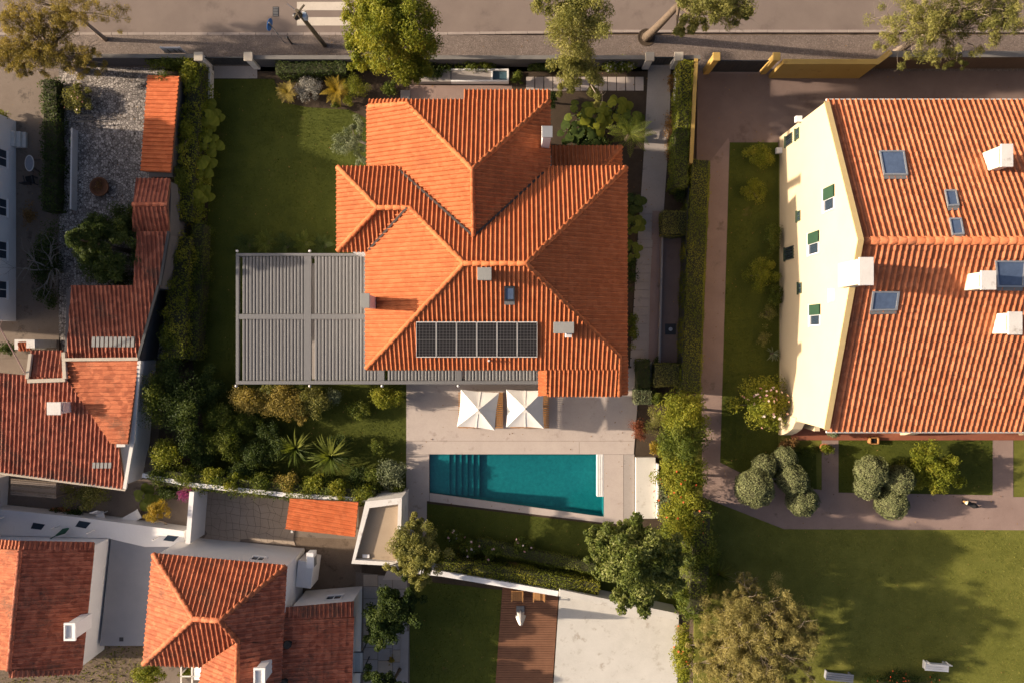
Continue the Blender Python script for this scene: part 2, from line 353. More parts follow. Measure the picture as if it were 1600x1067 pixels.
def palm_fronds(name, label, px, py, n, length, leaf, z=1.0, cat='palm', lift=(0.1, 0.9), droop=0.7, leaflet=0.35, group=None):
    """feather fronds: a rib with narrow leaflets on both sides, each frond its own part"""
    b = P(px, py, z); e = empty(name, Vector((b.x, b.y, 0)), label, cat, group)
    MB().tube([Vector((b.x, b.y, -0.05)), b], [0.16, 0.12], 8).build('trunk', BARK, e)
    for i in range(n):
        az = i*2.39996 + random.uniform(-.2, .2); el = random.uniform(*lift); L = length*random.uniform(0.8, 1.1)
        d = Vector((math.cos(az)*math.cos(el), math.sin(az)*math.cos(el), math.sin(el))); side = Vector((-math.sin(az), math.cos(az), 0))
        p = b.copy(); Q = []; m = 14
        for s in range(m):
            d = (d + Vector((0, 0, -droop*0.075))).normalized(); q = p + d*L/m
            upv = side.cross(d).normalized()
            Q += [p-side*0.012, p+side*0.012, q+side*0.012, q-side*0.012]
            ll = leaflet*math.sin(math.pi*(0.12+0.86*(s+0.5)/m))
            for sg in (-1, 1):
                t = (side*sg + d*0.7 - upv*0.15).normalized()*ll; wv = d*0.27*L/m
                Q += [p, p + t*0.5 + wv, p + t, p + t*0.5 - wv]
            p = q
        V = np.array([tuple(v) for v in Q]); V[:, 2] = np.maximum(V[:, 2], 0.03)
        np_mesh('frond', V, 4, LF[leaf], np.clip(rng.random(len(Q)//4)*0.5 + rng.random()*0.5, 0, 1), e)
    return e
_BL = {}
def big_leaf_mesh(leaf):
    if leaf in _BL: return _BL[leaf]
    out = [(0,-.06,0),(.24,-.18,.0),(.44,-.04,-.02),(.50,.22,-.03),(.44,.50,-.04),(.27,.74,-.07),(0,.88,-.12)]
    mid = [(0,-.06,0),(0,.06,.03),(0,.2,.04),(0,.35,.03),(0,.52,.0),(0,.72,-.05),(0,.88,-.12)]
    vs, fs = [], []
    for sg in (1, -1):
        b = len(vs); vs += [(x*sg, y, z+0.06*abs(x)) for x, y, z in out] + mid
        for i in range(6): fs.append((b+i, b+i+1, b+8+i, b+7+i) if sg > 0 else (b+7+i, b+8+i, b+i+1, b+i))
    me = bpy.data.meshes.new('large_leaf'); me.from_pydata(vs, [], fs)
    at = me.attributes.new('rnd', 'FLOAT', 'FACE'); at.data.foreach_set('value', np.array([0.45, 0.62]*(len(fs)//2), np.float32))
    me.materials.append(LF[leaf]); me.shade_smooth(); _BL[leaf] = me; return me
def big_leaf_plant(name, label, px, py, n, spread, size, leaf, h=0.9, cat='plant', group=None):
    b = P(px, py, h*0.7); e = empty(name, Vector((b.x, b.y, 0)), label, cat, group); me = big_leaf_mesh(leaf); st = MB()
    for i in range(n):
        az = i*2.39996; r = spread*math.sqrt((i+0.5)/n); z = h*(1.05 - 0.5*r/spread) + random.uniform(-.1, .1)
        p = Vector((b.x + r*math.cos(az), b.y + r*math.sin(az), z)); o = bpy.data.objects.new('large_leaf', me); put(o, e)
        s = size*random.uniform(0.7, 1.15)
        M = Matrix.Translation(p) @ Matrix.Rotation(az - math.pi/2 + random.uniform(-.5, .5), 4, 'Z') @ Matrix.Rotation(random.uniform(-0.38, 0.12), 4, 'X') @ Matrix.Rotation(random.uniform(-.25, .25), 4, 'Y') @ Matrix.Scale(s, 4)
        o.matrix_world = M; o.matrix_basis = M
        st.tube([Vector((b.x, b.y, 0)), b.lerp(p, 0.5) + Vector((0, 0, 0.1)), p], [0.03, 0.02, 0.012], 4, False)
    st.build('stem', LFSTEM, e); return e
LFSTEM = flat('green_stem', (0.10, 0.14, 0.04))
def vnoise(x, y, f, seed):
    r = np.random.default_rng(seed); T = r.random((64, 64)); u, v = x*f, y*f; i, j = np.floor(u).astype(int), np.floor(v).astype(int); a, b = u-i, v-j
    a = a*a*(3-2*a); b = b*b*(3-2*b); g = lambda p, q: T[p % 64, q % 64]
    return (g(i, j)*(1-a)+g(i+1, j)*a)*(1-b) + (g(i, j+1)*(1-a)+g(i+1, j+1)*a)*b
def in_poly(x, y, poly):
    r = np.zeros(len(x), bool); j = len(poly)-1
    for i in range(len(poly)):
        xi, yi = poly[i]; xj, yj = poly[j]
        r ^= ((yi > y) != (yj > y)) & (x < (xj-xi)*(y-yi)/((yj-yi) or 1e-9)+xi); j = i
    return r
def grass(name, label, pts, z, leaf, dens=300, size=(0.05, 0.11), holes=()):
    a = np.array(pts, float); x0, y0 = a.min(0); x1, y1 = a.max(0); n = int((x1-x0)*(y1-y0)*S*S*dens)
    x = rng.uniform(x0, x1, n); y = rng.uniform(y0, y1, n); k = in_poly(x, y, pts)
    for h_ in holes: k &= ~in_poly(x, y, h_)
    x = x[k]; y = y[k]; n = len(x)
    p = np.stack([(x-CX)*S, -(y-CY)*S, np.full(n, z)], 1); L = rng.uniform(size[0], size[1], n)[:, None]
    d = unit(rng.normal(size=(n, 3))*0.75 + np.array([0, 0, 0.75])); d[:, 2] = np.abs(d[:, 2]); s_ = unit(np.cross(d, rng.normal(size=(n, 3))))
    V = np.stack([p - s_*L*0.16, p + s_*L*0.16, p + d*L], 1).reshape(-1, 3)
    patch = 0.45*vnoise(x, y, 0.018, 3) + 0.3*vnoise(x, y, 0.06, 5) + 0.25*vnoise(x, y*2.2, 0.12, 8) + 0.06*np.sin(y*0.42)
    k = rng.random(n) < 0.35 + 1.1*vnoise(x, y, 0.05, 11); x = x[k]; y = y[k]; p = p[k]; L = L[k]; d = d[k]; s_ = s_[k]; patch = np.clip(1.7*(patch[k]-0.5)+0.5, 0, 1); n = len(x)
    L = L*np.where(rng.random(n) < 0.14, 2.0, 1.0)[:, None]
    V = np.stack([p - s_*L*0.16, p + s_*L*0.16, p + d*L], 1).reshape(-1, 3)
    o = np_mesh(name, V, 3, LF[leaf], 0.6*patch + rng.random(n)*0.6 - 0.1); tag(o, label, 'grass', None, 'stuff'); return o

# ------------------------------------------------------------------ tiled roofs
PROF = [(0, 0.0), (0.12, 0.014), (0.24, 0.018), (0.36, 0.004), (0.5, 0.014), (0.62, 0.066), (0.76, 0.084), (0.9, 0.066), (1.0, 0.0)]
_TM = {}
def tile_mesh(w, L, mat):
    k = (w, L, mat.name)
    if k in _TM: return _TM[k]
    vs, fs = tile_geo(w, L); me = bpy.data.meshes.new('roof_tile'); me.from_pydata(vs, [], fs); me.shade_smooth(); me.materials.append(mat); _TM[k] = me; return me
def tile_geo(w, L):
    n = len(PROF); lap = 0.04
    vs = [(u*w, -0.0, h+0.035) for u, h in PROF] + [(u*w, L+lap, h+0.0) for u, h in PROF] + [(u*w, 0.0, h*0.92+0.003) for u, h in PROF] + [(u*w, 0.0, h+0.035) for u, h in PROF]
    fs = [(i, i+1, n+i+1, n+i) for i in range(n-1)] + [(2*n+i, 2*n+i+1, 3*n+i+1, 3*n+i) for i in range(n-1)]
    return vs, fs
def roof_face(house, pts, mat, w=0.235, L=0.37, indiv=0, deck=None, thick=0.10, uv0=None, over=0.06, name='roof'):
    """pts: planar convex 3D polygon, pts[0]->pts[1] is the eave. Returns the roof part with its tiles as children"""
    pts = [Vector(p) for p in pts]; u = (pts[1]-pts[0]).normalized()
    nrm = Vector((0, 0, 0))
    for i in range(len(pts)): nrm += (pts[i]-pts[0]).cross(pts[(i+1) % len(pts)]-pts[0])
    nrm.normalize()
    if nrm.z < 0: nrm = -nrm
    v = nrm.cross(u)
    if v.z < 0: u = -u; v = -v
    v = nrm.cross(u).normalized()
    o0 = uv0 or pts[0]
    P2 = [((p-o0).dot(u), (p-o0).dot(v)) for p in pts]
    P3 = [o0 + u*a + v*b for a, b in P2]
    area = sum(P2[i-1][0]*P2[i][1]-P2[i][0]*P2[i-1][1] for i in range(len(P2)))
    if area < 0: P2 = P2[::-1]; P3 = P3[::-1]
    # deck under the tiles
    n = len(P3); vs = [p - nrm*0.012 for p in P3] + [p - Vector((0, 0, thick)) - nrm*0.012 for p in P3]
    part = mesh(name, vs, [tuple(range(n)), tuple(range(n, 2*n))[::-1]] + [(i, n+i, n+(i+1) % n, (i+1) % n) for i in range(n)], deck or DECKM, house)
    us = [a for a, b in P2]; vv = [b for a, b in P2]
    tv, tf = tile_geo(w, L); tv = np.array(tv); nt_ = len(tv)
    I = np.arange(math.floor(min(us)/w), math.ceil(max(us)/w)); J = np.arange(0, math.ceil((max(vv)-min(vv)+over)/L))
    v_start = min(vv) - over
    ii, jj = np.meshgrid(I, J, indexing='ij'); ii = ii.ravel(); jj = jj.ravel()
    ou = ii*w; ov = v_start + jj*L
    # inside tests
    def dist(a, b):
        d = np.full(len(a), 1e9)
        for q in range(n):
            ax, ay = P2[q]; bx, by = P2[(q+1) % n]; l = math.hypot(bx-ax, by-ay)
            d = np.minimum(d, ((bx-ax)*(b-ay) - (by-ay)*(a-ax))/l)
        return d
    D = np.stack([dist(ou+a, ov+b) for a, b in ((0, 0.02+over), (w, 0.02+over), (0, L+0.04), (w, L+0.04))], 1)
    keep = D.max(1) > -0.25
    if not keep.any(): return part
    full = (D.min(1) > 0.0)
    jz = rng.normal(size=len(ou))*(0.002 if mat is T_MAIN else 0.005); jr = rng.normal(size=len(ou))*(0.004 if mat is T_MAIN else 0.010)
    single = np.zeros(len(ou), bool)
    if indiv:
        idx = np.where(full)[0]; ctr = np.array([tuple(o0 + u*float(ou[q]+w/2) + v*float(ov[q]+L/2)) for q in idx]) if len(idx) else np.zeros((0, 3))
        if len(idx):
            od = np.argsort(np.linalg.norm(ctr - np.array([0, 0, HC]), axis=1))[:indiv]; single[idx[od]] = True
            me = tile_mesh(w, L, mat); B = Matrix((u, v, nrm)).transposed().to_4x4()
            for q in idx[od]:
                o = bpy.data.objects.new('roof_tile', me); put(o, part)
                o.matrix_basis = Matrix.Translation(o0 + u*float(ou[q]) + v*float(ov[q]) + nrm*float(jz[q])) @ B @ Matrix.Rotation(float(jr[q]), 4, 'Z')
    sel = np.where(keep & ~single)[0]
    ca, sa = np.cos(jr[sel])[:, None], np.sin(jr[sel])[:, None]
    X = tv[None, :, 0]*ca - tv[None, :, 1]*sa + ou[sel][:, None]; Y = tv[None, :, 0]*sa + tv[None, :, 1]*ca + ov[sel][:, None]; Z = tv[None, :, 2] + jz[sel][:, None]
    W = X[..., None]*np.array(u) + Y[..., None]*np.array(v) + Z[..., None]*np.array(nrm) + np.array(o0)
    F = (np.array(tf)[None] + (np.arange(len(sel))*nt_)[:, None, None]).reshape(-1, 4)
    me = bpy.data.meshes.new('roof_tiles'); Wv = W.reshape(-1, 3).astype(np.float32)
    me.vertices.add(len(Wv)); me.vertices.foreach_set('co', Wv.ravel()); me.loops.add(F.size); me.loops.foreach_set('vertex_index', F.ravel().astype(np.int32))
    me.polygons.add(len(F)); me.polygons.foreach_set('loop_start', np.arange(0, F.size, 4, dtype=np.int32)); me.update(calc_edges=True)
    bm = bmesh.new(); bm.from_mesh(me)
    for q in range(n):
        a, b = P3[q], P3[(q+1) % n]; d = (b-a).normalized(); out = d.cross(nrm)
        ex = over if abs(d.dot(u)) > 0.98 and out.dot(v) < 0 else 0.0
        co = a + out*ex
        if (dist(ou[sel], ov[sel]).size): bmesh.ops.bisect_plane(bm, geom=bm.verts[:]+bm.edges[:]+bm.faces[:], dist=1e-5, plane_co=co, plane_no=out, clear_outer=True)
    bm.to_mesh(me); bm.free(); me.shade_smooth(); me.materials.append(mat)
    o = bpy.data.objects.new('roof_tiles', me); put(o, part); o['kind'] = 'stuff'
    return part
DECKM = flat('roof_deck', (0.20, 0.10, 0.06), 0.9)
_RC = {}
def ridge_caps(parent, a, b, mat, r=0.125, L=0.42, lift=0.03):
    """half-round cap tiles laid end to end from a up to b"""
    a, b = Vector(a), Vector(b); d = b-a; n = max(1, round(d.length/L)); Lr = d.length/n; d.normalize()
    k = (round(Lr, 3), r, mat.name)
    if k not in _RC:
        seg = 6; vs = []
        for (y, s) in ((-0.02, 1.12), (Lr+0.03, 0.88)):
            vs += [(math.cos(math.pi*(q/seg*1.16-0.08))*r*s, y, math.sin(math.pi*(q/seg*1.16-0.08))*r*s*0.9) for q in range(seg+1)]
        vs += [(x*0.82, y, z*0.8) for x, y, z in vs[:seg+1]]
        fs = [(q+1, q, seg+1+q, seg+2+q) for q in range(seg)] + [(q, q+1, 2*seg+3+q, 2*seg+2+q) for q in range(seg)]
        me = bpy.data.meshes.new('ridge_tile'); me.from_pydata(vs, [], fs); me.materials.append(mat); me.shade_smooth(); _RC[k] = me
    side = d.cross(Vector((0, 0, 1))).normalized(); up = side.cross(d)
    B = Matrix((side, d, up)).transposed().to_4x4()
    for i in range(n):
        o = bpy.data.objects.new('ridge_tile', _RC[k]); put(o, parent)
        o.matrix_basis = Matrix.Translation(a + d*Lr*i + up*(lift + rng.normal()*0.004)) @ B @ Matrix.Rotation(rng.normal()*0.03, 4, 'Z')
def chimney(house, px, py, wpx, dpx, z0, z1, mat, capmat, slots=True, rot=0.0, cap_over=0.06, flue=False):
    """px, py: centre of the cap as seen in the photo"""
    c = P(px, py, z1); k = S*(1 - z1/HC); wx, wy = wpx*k, dpx*k
    o = MB().box((c.x, c.y, (z0+z1-0.3)/2), (wx-2*cap_over, wy-2*cap_over, z1-0.3-z0), rot).build('chimney', mat, house); bevel(o, 0.015)
    ct = MB().box((c.x, c.y, z1-0.05), (wx, wy, 0.10), rot).build('chimney_cap', capmat, o); bevel(ct, 0.012)
    M = Matrix.Rotation(rot, 3, 'Z'); pb = MB()
    for sx in (-1, 1):
        for sy in (-1, 1): pb.box(Vector((c.x, c.y, z1-0.2)) + M @ Vector((sx*(wx/2-cap_over-0.07), sy*(wy/2-cap_over-0.07), 0)), (0.12, 0.12, 0.2), rot)
    pb.build('cap_support', mat, o)
    MB().box((c.x, c.y, z1-0.205), (wx-2*cap_over-0.16, wy-2*cap_over-0.16, 0.17), rot).build('flue_lining', SOOT, o)
    return o
SOOT = flat('soot_black', (0.02, 0.02, 0.02), 0.9)
def wall_poly(house, pts, z0, z1, mat, name='wall'):
    return MB().prism(pts, z0, z1).build(name, mat, house)
# ------------------------------------------------------------------ ground materials
ASPH = surf('asphalt', [(0.25,(0.135,0.103,0.087)), (0.5,(0.19,0.148,0.125)), (0.8,(0.245,0.193,0.163))], 0.5, 30, 0.9, 0.4, 0.01, 0.06, stain=((0.14,0.108,0.092), 0.35, 0.57))
SOIL = surf('garden_soil', [(0.3,(0.035,0.024,0.016)), (0.7,(0.085,0.06,0.040))], 1.5, 20, 0.95, 0.8, 0.04)
DIRT = surf('dry_dirt', [(0.3,(0.10,0.07,0.05)), (0.6,(0.17,0.125,0.09)), (0.8,(0.24,0.18,0.13))], 0.9, 16, 0.95, 0.6, 0.03, stain=((0.07,0.05,0.035), 0.8, 0.55))
LAWN = surf('lawn_turf', [(0.3,(0.040,0.050,0.006)), (0.5,(0.066,0.078,0.010)), (0.75,(0.11,0.115,0.016))], 0.9, 22, 0.95, 0.8, 0.03, 0.2, stain=((0.10,0.085,0.025), 0.8, 0.62))
LAWN2 = surf('lawn_turf_dry', [(0.3,(0.075,0.082,0.012)), (0.5,(0.135,0.138,0.024)), (0.72,(0.21,0.195,0.042))], 0.9, 18, 0.95, 0.8, 0.03, 0.12)
DECKC = surf('pool_deck', [(0.25,(0.34,0.285,0.255)), (0.5,(0.425,0.36,0.32)), (0.8,(0.50,0.43,0.385))], 0.8, 14, 0.8, 0.12, 0.005, 0.15, stain=((0.29,0.235,0.205), 1.1, 0.60))
CONC = surf('grey_concrete', [(0.25,(0.25,0.218,0.198)), (0.55,(0.33,0.292,0.268)), (0.8,(0.42,0.375,0.345))], 0.9, 16, 0.85, 0.2, 0.006, 0.2, stain=((0.19,0.17,0.165), 0.9, 0.60))
PATHP = surf('pink_path', [(0.25,(0.20,0.135,0.115)), (0.55,(0.275,0.195,0.165)), (0.8,(0.345,0.255,0.215))], 0.8, 20, 0.9, 0.35, 0.01, 0.2, stain=((0.16,0.115,0.09), 0.9, 0.6))
DRIVE = surf('driveway', [(0.25,(0.14,0.098,0.083)), (0.55,(0.195,0.138,0.118)), (0.8,(0.25,0.18,0.156))], 0.8, 24, 0.9, 0.35, 0.01, 0.15, stain=((0.14,0.096,0.08), 0.5, 0.57))
WHITE = surf('white_plaster', [(0.3,(0.66,0.635,0.62)), (0.7,(0.78,0.76,0.745))], 0.8, 14, 0.85, 0.1, 0.005, 0.2, stain=((0.52,0.49,0.46), 0.9, 0.64))
WORN = surf('worn_white', [(0.3,(0.50,0.47,0.44)), (0.7,(0.68,0.65,0.61))], 1.2, 14, 0.9, 0.15, 0.006, 0.25, stain=((0.36,0.32,0.28), 1.3, 0.57))
CREAM = surf('yellow_plaster', [(0.3,(0.56,0.44,0.285)), (0.7,(0.62,0.495,0.33))], 0.7, 14, 0.85, 0.1, 0.005, 0.2)
OCHRE = surf('ochre_plaster', [(0.3,(0.37,0.235,0.065)), (0.7,(0.45,0.295,0.09))], 0.8, 14, 0.85, 0.12, 0.006, 0.2, stain=((0.27,0.16,0.05), 1.1, 0.60))
GREYM = flat('grey_powder_coat', (0.145, 0.142, 0.143), 0.5, 0.4, 0.0, 0.06)
DARKM = flat('dark_metal', (0.035, 0.036, 0.04), 0.5, 0.5, 0.3)
PALEM = flat('pale_metal', (0.42, 0.42, 0.42), 0.4, 0.5, 0.6)
GREYW = surf('grey_terrace', [(0.3,(0.20,0.205,0.23)), (0.7,(0.27,0.275,0.30))], 0.9, 18, 0.85, 0.2, 0.005, 0.25)
SLABW = surf('pale_slab', [(0.25,(0.40,0.375,0.335)), (0.5,(0.50,0.475,0.43)), (0.8,(0.58,0.55,0.50))], 1.2, 16, 0.9, 0.2, 0.008, 0.25, stain=((0.36,0.32,0.27), 1.6, 0.57))
WOODD = surf('deck_wood', [(0.3,(0.14,0.062,0.034)), (0.7,(0.225,0.108,0.06))], 2, 24, 0.75, 0.2, 0.005, 0.5)
TEAK = surf('teak', [(0.3,(0.32,0.155,0.055)), (0.7,(0.44,0.225,0.085))], 3, 26, 0.7, 0.2, 0.004, 0.5)
GLASS = flat('dark_glass', (0.03, 0.045, 0.065), 0.08, 0.6, 0.0, 0.05)
PAVE = surf('old_paving', [(0.25,(0.12,0.09,0.07)), (0.55,(0.19,0.15,0.12)), (0.8,(0.27,0.215,0.175))], 1.0, 18, 0.9, 0.3, 0.01, 0.2, stain=((0.09,0.07,0.055), 1.0, 0.55))
STONE = surf('yard_stone', [(0.25,(0.30,0.235,0.18)), (0.55,(0.40,0.32,0.25)), (0.8,(0.49,0.40,0.32))], 1.2, 16, 0.9, 0.3, 0.01, 0.25)
def cobble(name, scale, cols, joint, dark_patch=0.5):
    m, N, L, B = new_mat(name); pos = N.new('ShaderNodeNewGeometry').outputs['Position']
    v = node(N, 'ShaderNodeTexVoronoi', Scale=scale, feature='F1', Randomness=0.75); L.new(pos, v.inputs['Vector'])
    e = node(N, 'ShaderNodeTexVoronoi', Scale=scale, feature='DISTANCE_TO_EDGE', Randomness=0.75); L.new(pos, e.inputs['Vector'])
    sp = N.new('ShaderNodeSeparateColor'); L.new(v.outputs['Color'], sp.inputs[0])
    n = noise(N, L, pos, 0.45, 5, 0.65); s = node(N, 'ShaderNodeMath', operation='MULTIPLY_ADD'); L.new(sp.outputs[0], s.inputs[0]); s.inputs[1].default_value = 0.55
    s2 = node(N, 'ShaderNodeMath', operation='MULTIPLY_ADD'); L.new(n.outputs[0], s2.inputs[0]); s2.inputs[1].default_value = 1.1; s2.inputs[2].default_value = -0.28; L.new(s2.outputs[0], s.inputs[2])
    r = ramp(N, cols); L.new(s.outputs[0], r.inputs[0])
    er = ramp(N, [(0.02, (0,0,0)), (0.10, (1,1,1))]); L.new(e.outputs['Distance'], er.inputs[0])
    L.new(mixc(N, L, er.outputs[0], joint, r.outputs[0]), B.inputs['Base Color']); B.inputs['Roughness'].default_value = 0.85
    bump(N, L, er.outputs[0], B, 0.6, 0.02); MATS[name] = m; return m
COB_ST = cobble('street_cobbles', 13.0, [(0.1,(0.125,0.094,0.077)), (0.5,(0.18,0.137,0.113)), (0.95,(0.26,0.20,0.167))], (0.11,0.082,0.066))
COB_YD = cobble('yard_cobbles', 6.5, [(0.15,(0.11,0.095,0.09)), (0.45,(0.25,0.22,0.20)), (0.75,(0.42,0.375,0.34)), (1,(0.55,0.49,0.44))], (0.06,0.045,0.035))

# ------------------------------------------------------------------ ground and paving
def sheet(name, outer, hole, z, mat):
    """flat ground sheet with one opening (the pool)"""
    bm = bmesh.new(); es = []
    for loop in (outer, hole):
        vs = [bm.verts.new(G(p[0], p[1], z)) for p in loop]; es += [bm.edges.new((vs[i-1], vs[i])) for i in range(len(vs))]
    bmesh.ops.triangle_fill(bm, use_beauty=True, use_dissolve=False, edges=es)
    for f in bm.faces:
        f.normal_update()
        if f.normal.z < 0: f.normal_flip()
    me = bpy.data.meshes.new(name); bm.to_mesh(me); bm.free(); return tag(link_mesh(name, me, mat), None, None, None, 'structure')
PH = [(670.6,708.6),(943.5,708.6),(943.5,806.8),(670.6,769.6)]
sheet('ground', [(-9000,-9000),(10600,-9000),(10600,10000),(-9000,10000)], PH, -0.16, DIRT)
slab('road', [(-9000,-420),(10600,-420),(10600,51),(-9000,51)], -0.135, -0.2, ASPH)
WHITEP = surf('road_paint', [(0.3,(0.44,0.38,0.31)), (0.7,(0.60,0.53,0.45))], 2, 20, 0.9, 0.2, 0.003, 0.4, stain=((0.2,0.16,0.135), 3.0, 0.62))
cw = empty('zebra_crossing', G(503, 10, -0.13), 'worn white zebra crossing stripes painted across the street', 'crossing'); 
for y in (-46, -22, 2, 26): MB().prism([G(463,y), G(547,y), G(547,y+13), G(463,y+13)], -0.1345, -0.130).build('stripe', WHITEP, cw)
sw = slab('sidewalk', [(-9000,55.5),(10600,55.5),(10600,112),(-9000,112)], 0.0, -0.2, COB_ST)
KERB = surf('kerb_stone', [(0.3,(0.25,0.20,0.175)), (0.7,(0.37,0.31,0.27))], 2, 20, 0.9, 0.3, 0.006)
kme = None
for i in range(-2, 68):
    x = i*25
    if kme is None:
        o = MB().box((0,0,-0.095), (0.985, 0.17, 0.21)).build('kerb_stone', KERB, sw); bevel(o, 0.012); kme = o.data
    else:
        o = bpy.data.objects.new('kerb_stone', kme); put(o, sw); bevel(o, 0.012)
    o.location = G(x+12, 53.2 - (4.0 if x > 660 else 0)*min(1,(x-660)/300 if x > 660 else 0)) + Vector((0, 0, rng.normal()*0.004))
dg = empty('drain_grate', G(430, 18, -0.13), 'dark rectangular drain grate set in the road', 'drain')
MB().prism([G(425,9.5),G(434.5,9.5),G(434.5,25),G(425,25)], -0.1345, -0.126).build('grate_frame', DARKM, dg)
gb = MB()
for k in range(6): gb.box(G(429.7, 11.4+k*2.4, -0.118), (0.30, 0.045, 0.012))
gb.build('grate_bars', GREYM, dg)

sheet('garden_soil', [(256,103),(1087,103),(1087,640),(1072,960),(560,905),(560,775),(240,745),(262,560)], PH, 0.0, SOIL)
NW = [(333,124),(428,124),(440,160),(480,168),(545,172),(582,190),(610,420),(640,600),(638,775),(560,772),(330,735),(300,560),(322,400)]
slab('lawn', NW, 0.012, -0.1, LAWN)
slab('pergola_floor', [(400,412),(585,412),(585,592),(400,592)], 0.03, -0.1, CONC)
# pool terrace: one slab with the pool opening, laid in four pours
POOL = [(671,709),(932,709),(943,709),(943,806),(671,769)]
td = slab('pool_terrace', [(635,575),(1000,575),(990,709),(635,709)], 0.04, -0.1, DECKC)
MB().prism([G(635,709.3),G(670.7,709.3),G(670.7,782),G(667,782),G(667,850),G(630,905),G(598,905),G(630,840),G(635,790)], -0.1, 0.038).build('terrace_slab', DECKC, td)
MB().prism([G(943.6,709.3),G(974,709.3),G(974,819),G(943.6,815.5)], -0.1, 0.041).build('terrace_slab', DECKC, td)
MB().prism([G(974.5,709.3),G(991,709.3),G(991,820.5),G(974.5,819.2)], -0.1, 0.036).build('terrace_slab', CONC, td)
MB().prism([G(671.3,769.4),G(943.3,806.6),G(943.3,815.8),G(671.3,782.5)], -0.1, 0.045).build('pool_coping', DECKC, td)
for a, b in (((636,688.4),(990,688.4)), ((700,640),(772,640)), ((905,690),(905,708))):
    MB().prism(offset_strip([G(*a), G(*b)], 0.02), 0.0395, 0.0425).build('joint', PAVE, td)
SG = [(667,786),(985,824),(1080,830),(1075,955),(690,898),(640,880),(667,850)]
slab('pool_garden_lawn', SG, 0.014, -0.1, LAWN)
# swimming pool
POOLT = surf('pool_plaster_ripples', [(0.35,(0.004,0.105,0.128)), (0.5,(0.008,0.142,0.16)), (0.65,(0.014,0.19,0.205))], 5.0, 16, 0.6, 0.1, 0.004, 0.4)  # plaster mottling with contrast raised, painting in the water's rippling light
m, N, L, B = new_mat('pool_water'); MATS['pool_water'] = m
gl = N.new('ShaderNodeBsdfGlossy'); gl.inputs['Roughness'].default_value = 0.03; tr = N.new('ShaderNodeBsdfTransparent'); tr.inputs[0].default_value = (0.60, 0.95, 0.96, 1)
mx = N.new('ShaderNodeMixShader'); mx.inputs[0].default_value = 0.05; L.new(tr.outputs[0], mx.inputs[1]); L.new(gl.outputs[0], mx.inputs[2])
wn = noise(N, L, N.new('ShaderNodeNewGeometry').outputs['Position'], 2.2, 4, 0.6); bp = node(N, 'ShaderNodeBump', Strength=0.35, Distance=0.05); L.new(wn.outputs[0], bp.inputs['Height'])
L.new(bp.outputs[0], gl.inputs['Normal']); L.new(mx.outputs[0], N['Material Output'].inputs['Surface'])
pl = empty('swimming_pool', G(800, 745, -0.2), 'teal swimming pool with steps at its left end', 'pool')
a, b, c, d = [G(*p) for p in ((671,709),(943,709),(943,806),(671,769))]
zb = -0.85
vs = [Vector((p.x,p.y,z)) for z in (0.0, zb) for p in (a,b,c,d)]
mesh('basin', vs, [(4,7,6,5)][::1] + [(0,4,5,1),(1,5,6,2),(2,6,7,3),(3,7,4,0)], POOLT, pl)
for i in range(6):
    x0, x1 = 671.2, 702+i*9.3
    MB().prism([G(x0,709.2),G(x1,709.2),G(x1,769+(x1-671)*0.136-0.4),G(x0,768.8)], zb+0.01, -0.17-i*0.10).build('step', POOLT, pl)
wt = mesh('water', [Vector((p.x,p.y,-0.09)) for p in (a,b,c,d)], [(0,3,2,1)], MATS['pool_water'], pl)
MB().prism([G(932.5,709.3),G(942.8,709.3),G(942.8,775),G(932.5,775)], -0.4, 0.035).build('cover_housing', WHITE, pl)
for k in range(3): MB().box(G(934.2+k*3.1, 742, 0.039), (0.055, 2.55, 0.012)).build('slat', WORN, pl)
bn = empty('bench_slab', G(1008,760,0), 'long pale concrete bench slab with white back at the right end of the pool terrace', 'bench')
bevel(MB().prism([G(992,713),G(1023,713),G(1023,808),G(992,808)], 0.0, 0.32).build('seat', SLABW, bn), 0.02)
bevel(MB().prism([G(1023.4,722),G(1026.5,722),G(1026.5,806),G(1023.4,806)], 0.0, 0.62).build('backrest', WHITE, bn), 0.015)

# east side passage
ep = slab('passage_path', [(1013,103),(1048,103),(1046,200),(1037,330),(1032,600),(985,600),(1000,330),(1006,240)], 0.015, -0.1, CONC)
slab('gravel_strip', [(1019,330),(1033.5,330),(1030,565),(1013,565)], 0.022, -0.05, PATHP)
for k in range(19):
    y = 322+k*13.2; xl = 999 - (y-330)*0.062; wd = (26 if k < 4 else 30)
    o = MB().prism([G(xl,y+0.5),G(xl+wd*0.78,y+0.5),G(xl+wd*0.78-0.6,y+12.3),G(xl-0.6,y+12.3)], 0.0, 0.05+rng.normal()*0.004).build('paving_plank', CONC, ep); bevel(o, 0.012)
for k in range(13):
    x = 822+k*14.2
    if 905 < x < 925: pass
    o = MB().prism([G(x,121),G(x+13,121),G(x+13,142.5),G(x,142.5)], 0.0, 0.05+rng.normal()*0.004).build('paving_plank', DECKC, ep); bevel(o, 0.012)
rl = empty('sunken_basin', G(1050,460,0), 'long narrow grey sunken basin beside the passage with a round drain', 'basin')
MB().prism([G(1036,364),G(1066,364),G(1060,566),G(1030,566)], -0.1, 0.01).build('basin_floor', DRIVE, rl)
wall_line('basin_wall', [(1034,364),(1028.5,566)], 0.28, 0.10, CONC, '', parent=rl)
wall_line('basin_wall', [(1067.5,364),(1061.5,566)], 0.55, 0.10, DARKM, '', parent=rl)
MB().prism([G(1039,506),G(1056,506),G(1056,523),G(1039,523)], 0.011, 0.03).build('drain_plate', DARKM, rl)
MB().lathe(G(1047.5,514.5,0.03), [(0.12,0.0),(0.12,0.05),(0.0,0.055)], 14).build('drain_cover', PALEM, rl)
wall_line('low_planter_wall', [(1055,112),(1051,290)], 0.5, 0.16, WHITE, 'low white planter wall beside the hedge along the passage')
